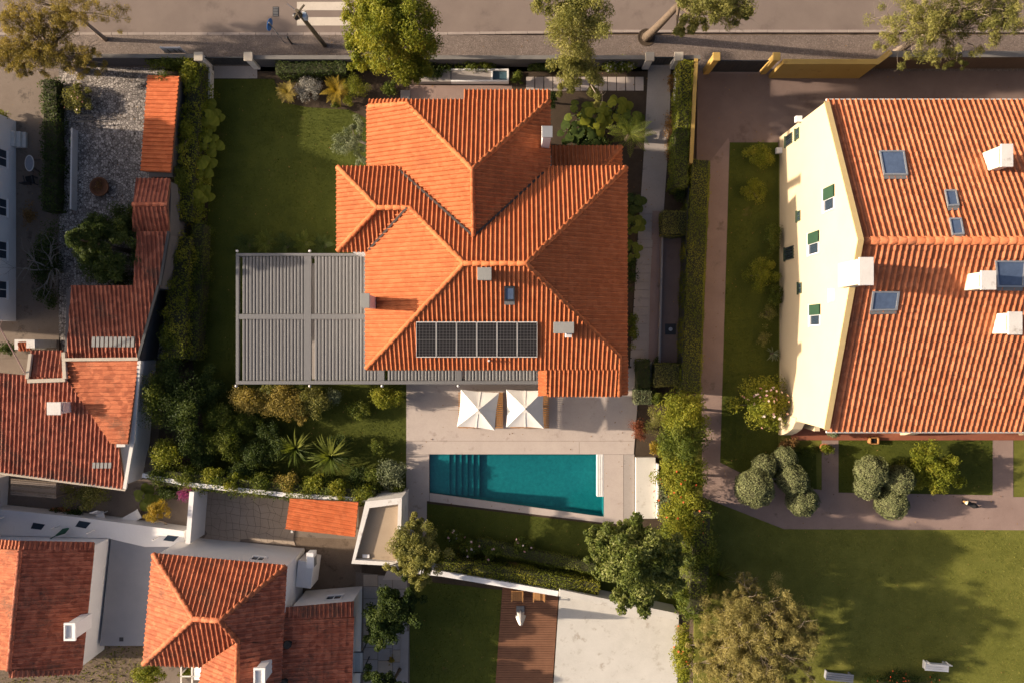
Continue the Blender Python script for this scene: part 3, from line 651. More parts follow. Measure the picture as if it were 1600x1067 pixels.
wb = empty('water_trough', G(722,125,0), 'long white concrete trough with a small water basin behind the house', 'trough')
bevel(MB().prism([G(650,112),G(705,112),G(705,132),G(650,132)], 0, 0.45).build('trough_block', CONC, wb), 0.015)
bevel(MB().prism([G(705.4,112),G(795,112),G(795,114.5),G(705.4,114.5)], 0, 0.47).build('trough_rim', WHITE, wb), 0.01)
bevel(MB().prism([G(705.4,129.5),G(795,129.5),G(795,132),G(705.4,132)], 0, 0.47).build('trough_rim', WHITE, wb), 0.01)
MB().prism([G(705.4,114.6),G(767,114.6),G(767,129.4),G(705.4,129.4)], 0, 0.40).build('trough_lid', CONC, wb)
MB().prism([G(767.3,114.6),G(770,114.6),G(770,129.4),G(767.3,129.4)], 0, 0.46).build('trough_divider', WHITE, wb)
MB().prism([G(792,114.6),G(795,114.6),G(795,129.4),G(792,129.4)], 0, 0.46).build('trough_end', WHITE, wb)
MB().prism([G(770.3,114.6),G(791.8,114.6),G(791.8,129.4),G(770.3,129.4)], 0, 0.30).build('water', flat('trough_water', (0.05,0.09,0.11), 0.1, 0.5), wb)
slab('north_gravel', [(640,134),(800,134),(800,200),(640,200)], 0.012, -0.1, PATHP)
slab('stepping_pad', [(626,142),(641,142),(641,170),(626,170)], 0.05, -0.1, CONC)
slab('north_entry', [(334,104),(402,104),(402,123),(334,123)], 0.02, -0.1, CONC)

# left plots
slab('cobbled_yard', [(92,106),(258,106),(258,560),(100,560),(92,520)], 0.004, -0.1, COB_YD)
slab('west_path', [(-400,112),(92,112),(92,590),(-400,590)], 0.0, -0.15, PAVE)
slab('courtyard', [(-300,590),(560,775),(560,1300),(-300,1300)], -0.004, -0.15, PAVE)
ys = slab('stone_yard', [(318,752),(460,775),(460,850),(310,842)], 0.010, -0.05, PAVE)
for i in range(13):
    for j in range(8):
        def jit(a, b_): r_ = random.Random(a*131+b_*17+5); return (318+a*11.0+r_.uniform(-3.2,3.2)+ (3 if b_ % 2 else 0), 752+b_*11.5+a*1.5+r_.uniform(-3.2,3.2))
        q = [jit(i,j), jit(i+1,j), jit(i+1,j+1), jit(i,j+1)]; cx = sum(p[0] for p in q)/4; cy = sum(p[1] for p in q)/4
        if cy > 846 or cx > 458: continue
        q = [(cx+(p[0]-cx)*0.955, cy+(p[1]-cy)*0.955) for p in q]
        MB().prism([G(*p) for p in q], 0.0, 0.028+rng.normal()*0.005).build('paving_stone', STONE, ys)
slab('back_yard_dirt', [(455,838),(562,842),(566,905),(560,930),(455,925)], 0.006, -0.05, DIRT)
sd_ = slab('side_walk', [(556,893),(640,903),(640,1250),(552,1250)], 0.01, -0.05, PAVE)
for i in range(3):
    for j in range(9): MB().prism([G(568+i*23,897+j*19+i*2),G(590+i*23,897+j*19+i*2),G(590+i*23,915+j*19+i*2),G(568+i*23,915+j*19+i*2)], 0.0, 0.022+rng.normal()*0.003).build('paving_slab', CONC if (i*7+j*3) % 4 else STONE, sd_)
DG = [(100,998),(240,1000),(240,1300),(-60,1300),(-60,1050)]
slab('dry_grass_patch', DG, 0.004, -0.05, DIRT)
# right plot
slab('right_garden', [(1090,112),(3500,112),(3500,2500),(1075,2500),(1087,640)], -0.006, -0.15, LAWN2)
slab('driveway', [(1090,112),(3400,112),(3400,240),(1280,240),(1216,240),(1216,223),(1139,223),(1138,216),(1110,252),(1100,262),(1088,262)], 0.006, -0.1, DRIVE)
RL = [(1140,223),(1216,223),(1216,705),(1275,705),(1276,765),(1180,750),(1125,722)]
slab('side_lawn', RL, 0.004, -0.1, LAWN)
slab('garden_path', [(1110,252),(1138,216),(1140,222),(1125,722),(1180,750),(1284,765),(1284,680),(1310,680),(1310,769),(1551,773),(1551,680),(1583,680),(1583,776),(3000,776),(3000,834),(1225,826),(1098,776),(1095,600)], 0.012, -0.1, PATHP)
for i, q in enumerate([(1285,765,1310,690)]): pass
FL = [(1310,685),(1551,685),(1551,773),(1310,769)]
slab('front_lawn', FL, 0.004, -0.1, LAWN)
BL = [(1100,777),(1225,826),(1700,832),(1700,1120),(1085,1120)]
grass('grass', 'mown lawn grass around the terracotta house', NW, 0.01, 'lawn', 520, (0.03,0.065), holes=([(575,200),(640,600),(575,600)], [(400,412),(585,412),(585,592),(400,592)], [(590,200),(680,200),(680,600),(590,600)]))
grass('grass', 'shaded lawn grass below the pool', SG, 0.012, 'lawn', 450, (0.03,0.065))
grass('grass', 'strip of lawn grass beside the yellow house', RL, 0.004, 'lawn', 450, (0.03,0.065))
grass('grass', 'lawn grass in front of the yellow house', FL, 0.004, 'lawn', 450, (0.03,0.065))
grass('grass', 'wide sunlit lawn at the lower right', BL, -0.006, 'dryg', 560, (0.03,0.06))
# lower middle plot
LM = [(640,905),(790,922),(775,1150),(640,1150)]
slab('lower_lawn', LM, 0.01, -0.1, LAWN); grass('grass', 'lawn grass beside the wooden deck', LM, 0.01, 'lawn', 450, (0.03,0.065))
slab('lawn_edge', [(627,985),(639,985),(636,1150),(620,1150)], 0.06, -0.1, CONC)
wd = empty('wooden_deck', G(825,1000,0), 'dark brown wooden deck of narrow boards beside the pale slab', 'deck')
for k in range(60):
    y = 916+k*3.7
    if y > 1120: break
    t0 = (y-918)*0.0667; xa, xb = 785-t0*1.1, 873-t0*1.0
    o = MB().prism([G(xa,y+0.2),G(xb,y+0.2),G(xb,y+3.45),G(xa,y+3.45)], 0.0, 0.09+rng.normal()*0.003).build('deck_board', WOODD, wd)
MB().prism([G(785,914),G(873,914),G(860,1122),G(771,1122)], -0.05, 0.05).build('deck_frame', SOIL, wd)
ps = slab('pale_slab_terrace', [(874,928),(1060,962),(1056,1130),(861,1130)], 0.12, -0.1, SLABW)
# ------------------------------------------------------------------ buildings
def F(house, pts, mat, **kw): return roof_face(house, [P(*p) for p in pts], mat, **kw)
def plane_of(pts):
    a, b, c = [P(*p) for p in pts[:3]]; n = (b-a).cross(c-a).normalized()
    return a, (n if n.z > 0 else -n)
def on_plane(px, py, pl, off=0.0):
    a, n = pl; a = a + n*off; d = P(px, py, 0) - Vector((0, 0, HC)); t = (a - Vector((0, 0, HC))).dot(n)/d.dot(n); return Vector((0, 0, HC)) + d*t
def plate(pts, n, h):
    """thin box over 4 points, thickness h along n"""
    b = MB(); q = [p + n*h for p in pts]; vs = list(pts) + q
    f = [(3,2,1,0),(4,5,6,7),(0,1,5,4),(1,2,6,5),(2,3,7,6),(3,0,4,7)]
    if (pts[1]-pts[0]).cross(pts[2]-pts[0]).dot(n) < 0: f = [g[::-1] for g in f]
    return b.add(vs, f)
def frame_on(pts, n, wdt, h):
    """rectangular frame of bars around 4 points"""
    b = MB(); c = sum(pts, Vector((0,0,0)))/4; inn = [p + (c-p).normalized()*wdt*1.4 for p in pts]
    for i in range(4):
        j = (i+1) % 4; q = plate([pts[i], pts[j], inn[j], inn[i]], n, h); b.add(q.v, q.f)
    return b
def skylight(house, quad, pl, frame=None, glass=None):
    pts = [on_plane(x, y, pl, 0.08) for x, y in quad]; n = pl[1]
    o = frame_on(pts, n, 0.08, 0.09).build('skylight', frame or GREYM, house)
    c = sum(pts, Vector((0,0,0)))/4; inn = [p + (c-p).normalized()*0.09 for p in pts]
    plate(inn, n, 0.05).build('pane', glass or SKYG, o)
    lo = [p for p in pts]; fl = plate([pts[3], pts[2], pts[2] - (pts[1]-pts[2]).normalized()*0.22, pts[3] - (pts[0]-pts[3]).normalized()*0.22], n, 0.03).build('flashing', GREYM, o)
    return o
SKYG = surf('skylight_glass', [(0.35,(0.05,0.07,0.12)), (0.65,(0.10,0.14,0.22))], 1.2, 6, 0.06, 0.0, 0.0, 0.5, 0.8)
def upright_window(house, c, along, out, wdt, hgt, frame, glass, name='window', shutter=None, grille=False, recess=0.04):
    """window on a vertical wall: c centre on the wall face, along/out unit vectors"""
    up = Vector((0,0,1)); hw, hh = wdt/2, hgt/2; p = c + out*0.004
    pts = [p-along*hw-up*hh, p+along*hw-up*hh, p+along*hw+up*hh, p-along*hw+up*hh]
    o = frame_on(pts, out, 0.06, 0.05).build(name, frame, house)
    plate([p-along*(hw-.05)-up*(hh-.05), p+along*(hw-.05)-up*(hh-.05), p+along*(hw-.05)+up*(hh-.05), p-along*(hw-.05)+up*(hh-.05)], out, 0.015).build('pane', glass, o)
    plate([p-along*0.025-up*(hh-.05), p+along*0.025-up*(hh-.05), p+along*0.025+up*(hh-.05), p-along*0.025+up*(hh-.05)], out, 0.03).build('mullion', frame, o)
    plate([p-along*(hw+.05)-up*(hh+.06), p+along*(hw+.05)-up*(hh+.06), p+along*(hw+.05)-up*hh, p-along*(hw+.05)-up*hh], out, 0.10).build('sill', frame, o)
    if shutter:
        a0, a1 = shutter[1]
        plate([p+along*hw*a0-up*hh, p+along*hw*a1-up*hh, p+along*hw*a1+up*hh, p+along*hw*a0+up*hh], out, 0.075).build('shutter', shutter[0], o)
    if grille:
        g = MB()
        for k in range(5):
            q = p - along*hw*0.9 + along*wdt*0.9*k/4; z = plate([q-along*.012-up*hh*1.15, q+along*.012-up*hh*1.15, q+along*.012+up*hh*1.15, q-along*.012+up*hh*1.15], out, 0.09); g.add(z.v, z.f)
        g.build('grille', DARKM, o)
    return o

# ---- the main house
mh = empty('main_house', G(770, 480, 0), 'large house with bright orange hipped tile roofs and solar panels in the centre', 'house')
wall_poly(mh, [(-7.3,-0.95),(5.7,-0.95),(5.7,8.9),(-7.3,8.9)], -0.1, 6.42, WHITE)
wall_poly(mh, [(-8.9,4.95),(-7.31,4.95),(-7.31,8.88),(-8.9,8.88)], -0.1, 6.38, WHITE)
wall_poly(mh, [(-7.2,8.91),(1.6,8.91),(1.6,12.4),(-7.2,12.4)], -0.1, 5.5, WHITE)
wall_poly(mh, [(2.0,-2.5),(5.68,-2.5),(5.68,-0.96),(2.0,-0.96)], -0.1, 5.6, WHITE)
wall_poly(mh, [(1.61,8.92),(5.5,8.92),(5.5,10.5),(1.61,10.5)], -0.1, 4.3, WHITE)
ZE, ZR, ZW, ZN = 6.5, 9.15, 7.62, 8.45
E_ = dict(indiv=44)
o_n = P(528,262,ZE)
F(mh, [(528,262,ZE),(642,262,ZE),(640,325,ZW),(590,325,ZW)], T_MAIN, uv0=o_n, **E_)
F(mh, [(641,262,ZE),(978,262,ZE),(822,412,ZR),(725,412,ZR),(640,325,ZW)], T_MAIN, uv0=o_n, **E_)
r_w = F(mh, [(528,392,ZE),(528,262,ZE),(590,325,ZW)], T_MAIN, indiv=20)
F(mh, [(580,392,ZE),(528,392,ZE),(590,325,ZW),(640,325,ZW),(640,335,ZW)], T_MAIN, indiv=10)
F(mh, [(573,575,ZE),(573,350,ZE),(638,322,ZW),(725,412,ZR)], T_MAIN, **E_)
S_PTS = [(573,575,ZE),(968,575,ZE),(968,557,6.72),(822,412,ZR),(725,412,ZR)]
o_s = P(573,575,ZE)
r_s = F(mh, S_PTS, T_MAIN, uv0=o_s, **E_)
F(mh, [(855,617,5.77),(968,617,5.77),(968,575,6.5),(855,575,6.5)], T_MAIN, indiv=10)
F(mh, [(979,617,5.60),(979,557,6.45),(968,557,6.72),(968,617,5.77)], T_MAIN)
F(mh, [(843,577,6.30),(843,617,5.58),(855,617,5.77),(855,577,6.5)], T_MAIN)
r_e = F(mh, [(978,560,ZE),(978,262,ZE),(822,412,ZR),(968,557,6.62)], T_MAIN, **E_)
r_nw = F(mh, [(575,275,5.6),(575,166,5.6),(635,162,6.55),(738,265,ZN),(740,370,ZN)], T_MAIN, **E_)
r_nn = F(mh, [(635,158,6.5),(858,158,6.5),(738,265,ZN)], T_MAIN, indiv=20)
F(mh, [(725,143,6.14),(860,143,6.14),(860,158.5,6.47),(725,158.5,6.47)], T_MAIN)
F(mh, [(577,157,5.62),(636,156,6.42),(635,163,6.55),(577,167,5.72)][:0] or [(577,158,5.58),(637,157,6.42),(637,164,6.62),(577,167,5.74)], T_MAIN)
r_ne = F(mh, [(858,158,6.5),(858,285,6.5),(740,370,ZN),(738,265,ZN)], T_MAIN, **E_)
F(mh, [(970,230,4.4),(862,230,4.4),(862,271,5.2),(935,271,5.2)], T_MAIN)
F(mh, [(970,300,4.4),(970,230,4.4),(935,271,5.2),(935,300,5.2)], T_MAIN)
for (a, b, rp) in (((725,412,ZR),(822,412,ZR),r_s), ((640,325,ZW),(725,412,ZR),r_w), ((590,325,ZW),(640,325,ZW),r_w), ((528,262,ZE),(590,325,ZW),r_w), ((528,392,ZE),(590,325,ZW),r_w),
                   ((573,575,ZE),(725,412,ZR),r_s), ((968,557,6.7),(822,412,ZR),r_s), ((978,262,ZE),(822,412,ZR),r_e), ((740,370,ZN),(738,265,ZN),r_nw), ((635,162,6.55),(738,265,ZN),r_nw),
                   ((858,158,6.5),(738,265,ZN),r_ne), ((968,617,5.77),(968,557,6.72),r_e), ((577,167,5.72),(635,163,6.55),r_nw), ((970,230,4.4),(935,271,5.2),r_e)):
    ridge_caps(rp, P(*a), P(*b), T_MAIN)
GUT = flat('gutter_copper', (0.30, 0.12, 0.06), 0.5, 0.4)
for a, b in (((573,577,ZE),(843,577,ZE)), ((978,262,ZE),(978,557,ZE)), ((528,262,ZE),(528,392,ZE)), ((575,166,5.6),(575,262,5.6)), ((860,142,6.12),(725,142,6.12))):
    MB().tube([P(*a)-Vector((0,0,0.1)), P(*b)-Vector((0,0,0.1))], 0.06, 6).build('gutter', GUT, mh)
VAL = flat('valley_lead', (0.05, 0.035, 0.03), 0.7)
def valley(a, b):
    a, b = P(*a) + Vector((0,0,0.16)), P(*b) + Vector((0,0,0.16)); d = b-a; side = Vector((-d.y, d.x, 0)).normalized(); n = side.cross(d).normalized(); n = n if n.z > 0 else -n
    plate([a-side*0.055, a+side*0.055, b+side*0.055, b-side*0.055], n, 0.012).build('valley_gutter', VAL, mh)
valley((624,267,6.5), (740,370.5,8.42)); valley((850,270,6.55), (740,370.5,8.42)); valley((577,391,6.5), (636,326,7.6))
CHW = surf('chimney_white', [(0.3,(0.52,0.49,0.48)), (0.7,(0.64,0.61,0.60))], 2, 18, 0.85, 0.1, 0.004)
CHG = flat('chimney_grey', (0.24, 0.235, 0.22), 0.8)
chimney(mh, 855, 206, 17, 18, 6.3, 8.9, CHW, PALEM)
chimney(mh, 757, 428, 22, 20, 8.5, 9.75, CHG, CHG)
chimney(mh, 881, 512, 32, 18, 7.0, 8.6, CHG, CHG)
MB().box(P(888,523,7.9), (0.3,0.28,0.7)).build('flue', CHW, mh)
chimney(mh, 570, 470, 15, 23, 6.2, 8.9, CHW, CHG)
S_PL = plane_of([S_PTS[0], S_PTS[1], S_PTS[3]])
skylight(mh, [(788,447),(804,447),(804,470),(788,470)], S_PL, DARKM)
MB().tube([on_plane(764,563,S_PL), on_plane(764,563,S_PL)+Vector((0,0,0.5))], 0.06, 8).build('vent_pipe', CHW, mh)
# glass doors and windows under the eaves
for x in (-4.4, -1.2, 1.0): upright_window(mh, Vector((x,-0.95,1.2)), Vector((1,0,0)), Vector((0,-1,0)), 2.0, 2.3, GREYM, GLASS, 'glass_door')
for x in (-5.5, -1.8): upright_window(mh, Vector((x,-0.95,4.6)), Vector((1,0,0)), Vector((0,-1,0)), 1.4, 1.3, WHITE, GLASS)
for y in (1.0, 4.0, 7.2): upright_window(mh, Vector((5.7,y,4.4)), Vector((0,1,0)), Vector((1,0,0)), 1.2, 1.3, WHITE, GLASS)
for x in (-5.6, -2.6, 0.2): upright_window(mh, Vector((x,12.4,3.4)), Vector((-1,0,0)), Vector((0,1,0)), 1.2, 1.3, WHITE, GLASS)
for y in (5.9, 8.0): upright_window(mh, Vector((-8.9,y,4.2)), Vector((0,-1,0)), Vector((-1,0,0)), 1.0, 1.3, WHITE, GLASS)
# solar panels
CELL = flat('solar_cell', (0.016, 0.014, 0.014), 0.4, 0.25, 0.0, 0.2)
LINE = flat('solar_line', (0.16, 0.15, 0.145), 0.5)
SFRM = flat('solar_frame', (0.62, 0.60, 0.57), 0.5)
ORD = ('leftmost', 'second', 'third', 'fourth', 'fifth', 'rightmost')
for i in range(6):
    x0, x1 = 650.5+i*31.6, 650.5+(i+1)*31.6-0.7; n = S_PL[1]
    q = [on_plane(x, y, S_PL, 0.16) for x, y in ((x0,502.5),(x1,502.5),(x1,557.5),(x0,557.5))]
    c = sum(q, Vector((0,0,0)))/4
    e = empty('solar_panel', c, ('%s dark solar panel of the row on the orange roof' % ORD[i]) if i in (0,5) else '%s dark solar panel from the left in the row on the orange roof' % ORD[i], 'solar panel', 'solar panels on the house roof')
    frame_on(q, n, 0.03, 0.045).build('frame', SFRM, e); plate([p+(c-p).normalized()*0.03 for p in q], n, 0.025).build('cell_sheet', CELL, e)
    lb = MB(); A, Bv, D = q[0], (q[1]-q[0]), (q[3]-q[0])
    for k in range(1, 6):
        s = A + Bv*k/6 + n*0.0255; du = Bv.normalized()*0.006; z = plate([s-du, s+du, s+du+D, s-du+D], n, 0.002); lb.add(z.v, z.f)
    for k in range(1, 12):
        s = A + D*k/12 + n*0.0255; dv = D.normalized()*(0.014 if k == 6 else 0.005); z = plate([s-dv, s+Bv-dv, s+Bv+dv, s+dv], n, 0.002); lb.add(z.v, z.f)
    lb.build('cell_lines', LINE, e)
    rb = MB()
    for t in (0.25, 0.75):
        s = A + D*t - n*0.13; z = plate([s, s+Bv, s+Bv+D.normalized()*0.05, s+D.normalized()*0.05], n, 0.12); rb.add(z.v, z.f)
    rb.build('mounting_rail', PALEM, e)

# ---- pergola with louvred roof
pg = empty('pergola', G(500, 505, 0), 'grey metal pergola with louvred slat roof beside the orange-roofed house', 'pergola')
ZP = 2.95; kp = S*(1-ZP/HC)
def pbox(name, x0, y0, x1, y1, zt, zb, mat, par):
    a, b = P(x0,y0,ZP), P(x1,y1,ZP); return MB().box(((a.x+b.x)/2,(a.y+b.y)/2,(zt+zb)/2), (abs(b.x-a.x), abs(a.y-b.y), zt-zb)).build(name, mat, par)
for q in ((368.5,396,573,400.5), (368.5,594.5,846,600), (368.5,400.7,373,594.3)): bevel(pbox('beam', *q, ZP, ZP-0.24, GREYM, pg), 0.01)
bevel(pbox('beam', 475,400.7,486,594.3, ZP+0.003, ZP-0.22, GREYM, pg), 0.01)
for q in ((373.2,491,474.8,499), (486.2,491,573,499)): bevel(pbox('beam', *q, ZP, ZP-0.22, GREYM, pg), 0.01)
for x0, x1 in ((589.5,600.5), (711,721.5), (838,846)): bevel(pbox('beam', x0,560,x1,594.3, ZP, ZP-0.22, GREYM, pg), 0.01)
pbox('beam', 573.3,545,846,548, ZP, ZP-0.22, GREYM, pg)
def louvres(x0, x1, y0, y1, gap=5):
    a, b = P(x0,y0,ZP), P(x1,y1,ZP); L = abs(a.y-b.y)-0.03; n = round((x1-x0-gap)/5.35); st = (abs(b.x-a.x)-gap*kp)/n
    vs = []; hw = st*0.465
    prof = [(-hw, 0.015), (-hw*0.6, 0.05), (hw*0.35, 0.045), (hw, -0.05), (hw, -0.075), (-hw, -0.01)]
    vs = [(u, -L/2, z) for u, z in prof] + [(u, L/2, z) for u, z in prof]; m = len(prof)
    me = bpy.data.meshes.new('louvre'); me.from_pydata(vs, [], [(i, (i+1) % m, m+(i+1) % m, m+i)[::-1] for i in range(m)] + [tuple(range(m))[::-1], tuple(range(m, 2*m))]); me.materials.append(GREYM)
    for i in range(n):
        o = bpy.data.objects.new('louvre', me); put(o, pg); o.location = (min(a.x,b.x)+gap*kp+st*(i+0.5), (a.y+b.y)/2, ZP-0.09+rng.normal()*0.002); o.rotation_euler = (0, rng.normal()*0.01, 0)
louvres(373.2,474.8,400.7,490.8); louvres(486.2,573,400.7,490.8); louvres(373.2,474.8,499.2,594.3); louvres(486.2,589.3,499.2,594.3)
louvres(600.7,710.8,548.2,594.3); louvres(721.7,837.8,548.2,594.3)
for x, y in ((370.5,398),(480,398),(370.5,597.5),(480,597.5),(595,597.5),(716,597.5),(842,597.5)):
    p = P(x,y,ZP); MB().box((p.x,p.y,ZP/2-0.13), (0.15,0.15,ZP-0.26)).build('post', GREYM, pg)
for x, y in ((370.5,392.8),(484,392.8),(369,602.5),(484,602.5),(597,602.5),(716,602.5)):
    p = P(x,y,2.8); MB().lathe(p, [(0.0,-0.06),(0.075,-0.05),(0.085,0.0),(0.06,0.05),(0.0,0.07)], 10).build('spotlight', CHW, pg, True)

# ---- yellow house on the right
yh = empty('yellow_house', G(1450, 430, 0), 'big pale yellow house with salmon tile roof on the right', 'house')
XW = 16.72; YN, YS, YR = 12.75, -4.65, 4.9; ZEY, ZRY = 6.35, 10.15; XE = 38.0
VERGE = flat('verge_yellow', (0.46, 0.34, 0.16), 0.8)
DGREEN = flat('dark_green_frame', (0.05, 0.075, 0.045), 0.6)
gv = [Vector((XW,YS,-0.1)), Vector((XW,YN,-0.1)), Vector((XW,YN,ZEY+0.25)), Vector((XW,YR,ZRY+0.28)), Vector((XW,YS,ZEY+0.25))]
vs = gv + [v + Vector((0.24,0,0)) for v in gv]
mesh('gable_wall', vs, [(0,1,2,3,4)[::-1], (5,6,7,8,9)] + [(i, (i+1) % 5, 5+(i+1) % 5, 5+i) for i in range(5)], CREAM, yh)
for a, b in (((YN+0.06,ZEY+0.23),(YR,ZRY+0.27)), ((YS-0.06,ZEY+0.23),(YR,ZRY+0.27))):
    s = 1 if a[0] > YR else -1
    vv = [Vector((x, a[0], a[1]+z)) for x in (XW-0.03, XW+0.26) for z in (0.02, 0.08)] + [Vector((x, b[0], b[1]+z)) for x in (XW-0.03, XW+0.26) for z in (0.02, 0.08)]
    mesh('verge_coping', vv, [(0,1,3,2),(4,6,7,5),(0,4,5,1),(2,3,7,6),(1,5,7,3),(0,2,6,4)], VERGE, yh)
wall_poly(yh, [(XW+0.245,YS+0.2),(XE,YS+0.2),(XE,YN-0.2),(XW+0.245,YN-0.2)], -0.1, ZEY-0.15, CREAM)
XR = XW+0.27
YNP = [Vector((XE,YN+0.22,ZEY-0.11)), Vector((XR,YN+0.22,ZEY-0.11)), Vector((XR,YR,ZRY)), Vector((XE,YR,ZRY))]
YSP = [Vector((XR,YS-0.12,ZEY-0.05)), Vector((XE,YS-0.12,ZEY-0.05)), Vector((XE,YR,ZRY)), Vector((XR,YR,ZRY))]
rn_ = roof_face(yh, YNP, T_YEL, w=0.30, L=0.40, indiv=150); rs_ = roof_face(yh, YSP, T_YEL, w=0.30, L=0.40, indiv=150)
ridge_caps(rs_, (XR,YR,ZRY), (XE,YR,ZRY), T_YEL, 0.2, 0.45, 0.02)
for y in (YN+0.30, YS-0.22): MB().tube([(XR,y,ZEY-0.17),(XE,y,ZEY-0.17)], 0.07, 6).build('gutter', WORN, yh)
PLN = (YNP[0], (YNP[1]-YNP[0]).cross(YNP[2]-YNP[0]).normalized()); PLN = (PLN[0], PLN[1] if PLN[1].z > 0 else -PLN[1])
PLS = (YSP[0], (YSP[1]-YSP[0]).cross(YSP[2]-YSP[0]).normalized()); PLS = (PLS[0], PLS[1] if PLS[1].z > 0 else -PLS[1])
for q in ([(1373,237),(1412,237),(1418,275),(1380,275)], [(1475,298),(1493,298),(1498,323),(1480,324)], [(1482,342),(1501,342),(1506,368),(1487,369)]): skylight(yh, q, PLN, PALEM)
for q in ([(1363,455),(1405,455),(1401,484),(1359,485)], [(1554,407),(1602,407),(1598,448),(1557,448)]): skylight(yh, q, PLS, PALEM)
CHY = surf('chimney_cream', [(0.3,(0.62,0.55,0.42)), (0.7,(0.72,0.65,0.52))], 2, 18, 0.85, 0.1, 0.004, stain=((0.5,0.4,0.25), 2.0, 0.62))
for (px, py, wx, wy, z1, pl) in ((1354,424,23,44,11.4,PLS), (1574,243,19,36,9.45,PLN), (1545,438,24,30,10.7,PLS), (1587,505,22,36,9.8,PLS)):
    c = P(px,py,z1); z0 = pl[0].z - ((c.x-pl[0].x)*pl[1].x + (c.y-pl[0].y)*pl[1].y)/pl[1].z
    chimney(yh, px, py, wx, wy, z0-0.5, z1, CHY, WORN)
GREENS = surf('green_shutter', [(0.3,(0.020,0.052,0.030)), (0.7,(0.032,0.075,0.042))], 4, 20, 0.6, 0.1, 0.003)
AL, OUT = Vector((0,1,0)), Vector((-1,0,0))
def wpos(px, py):
    r = (px-CX)*S/XW; return Vector((XW, -(py-CY)*S/r, HC*(1-1/r)))
for (x0,x1,y0,y1,sh) in ((1288,1304,292,330,1), (1264,1280,363,398,1), (1266,1282,476,509,1)):
    a, b = wpos((x0+x1)/2, y0), wpos((x0+x1)/2, y1); c = wpos((x0+x1)/2,(y0+y1)/2); h = wpos(x1,y0).z - wpos(x0,y0).z
    upright_window(yh, c, AL, OUT, abs(a.y-b.y), h, WHITE, GLASS, 'window', (GREENS, (0.0, 1.0)))
for (x0,x1,y0,y1,gr) in ((1227,1240,386,406,True), (1248,1253,442,459,False), (1246,1251,330,346,False), (1228,1238,211,227,True), (1244,1249,201,218,False), (1297,1304,452,471,False)):
    a, b = wpos((x0+x1)/2, y0), wpos((x0+x1)/2, y1); c = wpos((x0+x1)/2,(y0+y1)/2); h = wpos(x1,y0).z - wpos(x0,y0).z
    upright_window(yh, c, AL, OUT, abs(a.y-b.y), h, DGREEN if x0 != 1297 else WHITE, GLASS if x0 != 1297 else WORN, 'small_window', None, gr)
for px, py in ((1221,236),(1252,187)):
    c = wpos(px,py); MB().box(c+Vector((-0.17,0,0)), (0.34,0.34,0.28)).build('wall_lamp', WHITE, yh)
# veranda: red floor and sloping buttress piers
TERRA = surf('terracotta_floor', [(0.3,(0.21,0.07,0.04)), (0.7,(0.29,0.105,0.06))], 2, 14, 0.7, 0.2, 0.004)
MB().prism([G(1236,653),G(2000,653),G(2000,687),G(1236,687)], -0.1, 0.10).build('veranda_floor', TERRA, yh)
def buttress(gx, w_):
    y0 = YS+0.2; pr = [(y0,0.0),(y0-1.38,0.0),(y0-1.30,0.6),(y0-1.08,1.4),(y0-0.75,2.2),(y0-0.3,2.7),(y0,2.8)]
    xw = (gx-CX)*S; vs = [Vector((xw,y,z)) for y, z in pr] + [Vector((xw+w_,y,z)) for y, z in pr]; n = len(pr)
    bevel(mesh('buttress', vs, [tuple(range(n)), tuple(range(n,2*n))[::-1]] + [(i, n+i, n+(i+1) % n, (i+1) % n) for i in range(n)], CREAM, yh), 0.02)
for gx in (1216.2, 1405, 1590, 1775): buttress(gx, 0.62)
MB().box(G(1255,663,1.0), (0.32,0.3,2.2)).build('veranda_post', CREAM, yh)
for i in range(3): upright_window(yh, Vector((XW+4.2+i*7.2, YS+0.2, 1.3)), Vector((1,0,0)), Vector((0,-1,0)), 1.6, 2.1, WHITE, GLASS, 'door')
for i in range(4): upright_window(yh, Vector((XW+3.0+i*5.0, YS+0.2, 4.6)), Vector((1,0,0)), Vector((0,-1,0)), 1.2, 1.3, WHITE, GLASS)
for i in range(4): upright_window(yh, Vector((XW+3.0+i*5.0, YN-0.2, 4.4)), Vector((-1,0,0)), Vector((0,1,0)), 1.2, 1.3, WHITE, GLASS)

# ---- white house on the far left, mostly out of frame
wh = empty('white_house', G(-60, 350, 0), 'white house wall at the left edge of the picture', 'house')
xw = (25-CX)*S; yn, ys = -(190-CY)*S, -(502-CY)*S
wall_poly(wh, [(xw-9,yn),(xw,yn),(xw,ys),(xw-9,ys)], -0.1, 6.0, WHITE)
rz = 9.5; xm = xw-4.5
r1 = roof_face(wh, [(xw+0.25,ys-0.2,5.95),(xw+0.25,yn+0.2,5.95),(xm,yn-1.0,rz),(xm,ys+1.0,rz)], T_OLD, L=0.4)
r2 = roof_face(wh, [(xw-9.25,yn+0.2,5.95),(xw-9.25,ys-0.2,5.95),(xm,ys+1.0,rz),(xm,yn-1.0,rz)], T_OLD, L=0.4)
roof_face(wh, [(xw+0.25,yn+0.2,5.95),(xw-9.25,yn+0.2,5.95),(xm,yn-1.0,rz)], T_OLD, L=0.4)
roof_face(wh, [(xw-9.25,ys-0.2,5.95),(xw+0.25,ys-0.2,5.95),(xm,ys+1.0,rz)], T_OLD, L=0.4)
ridge_caps(r1, (xm,yn-1,rz), (xm,ys+1,rz), T_OLD)
for py in (255, 330, 395, 455): upright_window(wh, Vector((xw, -(py-CY)*S, 1.5)), Vector((0,1,0)), Vector((1,0,0)), 1.1, 1.3, WHITE, GLASS)
st = MB()
for k in range(3): st.prism([G(8,205-k*0.1),G(30+k*6,205),G(30+k*6,275),G(8,275)][::1], -0.1+k*0.0, 0.55-k*0.17)
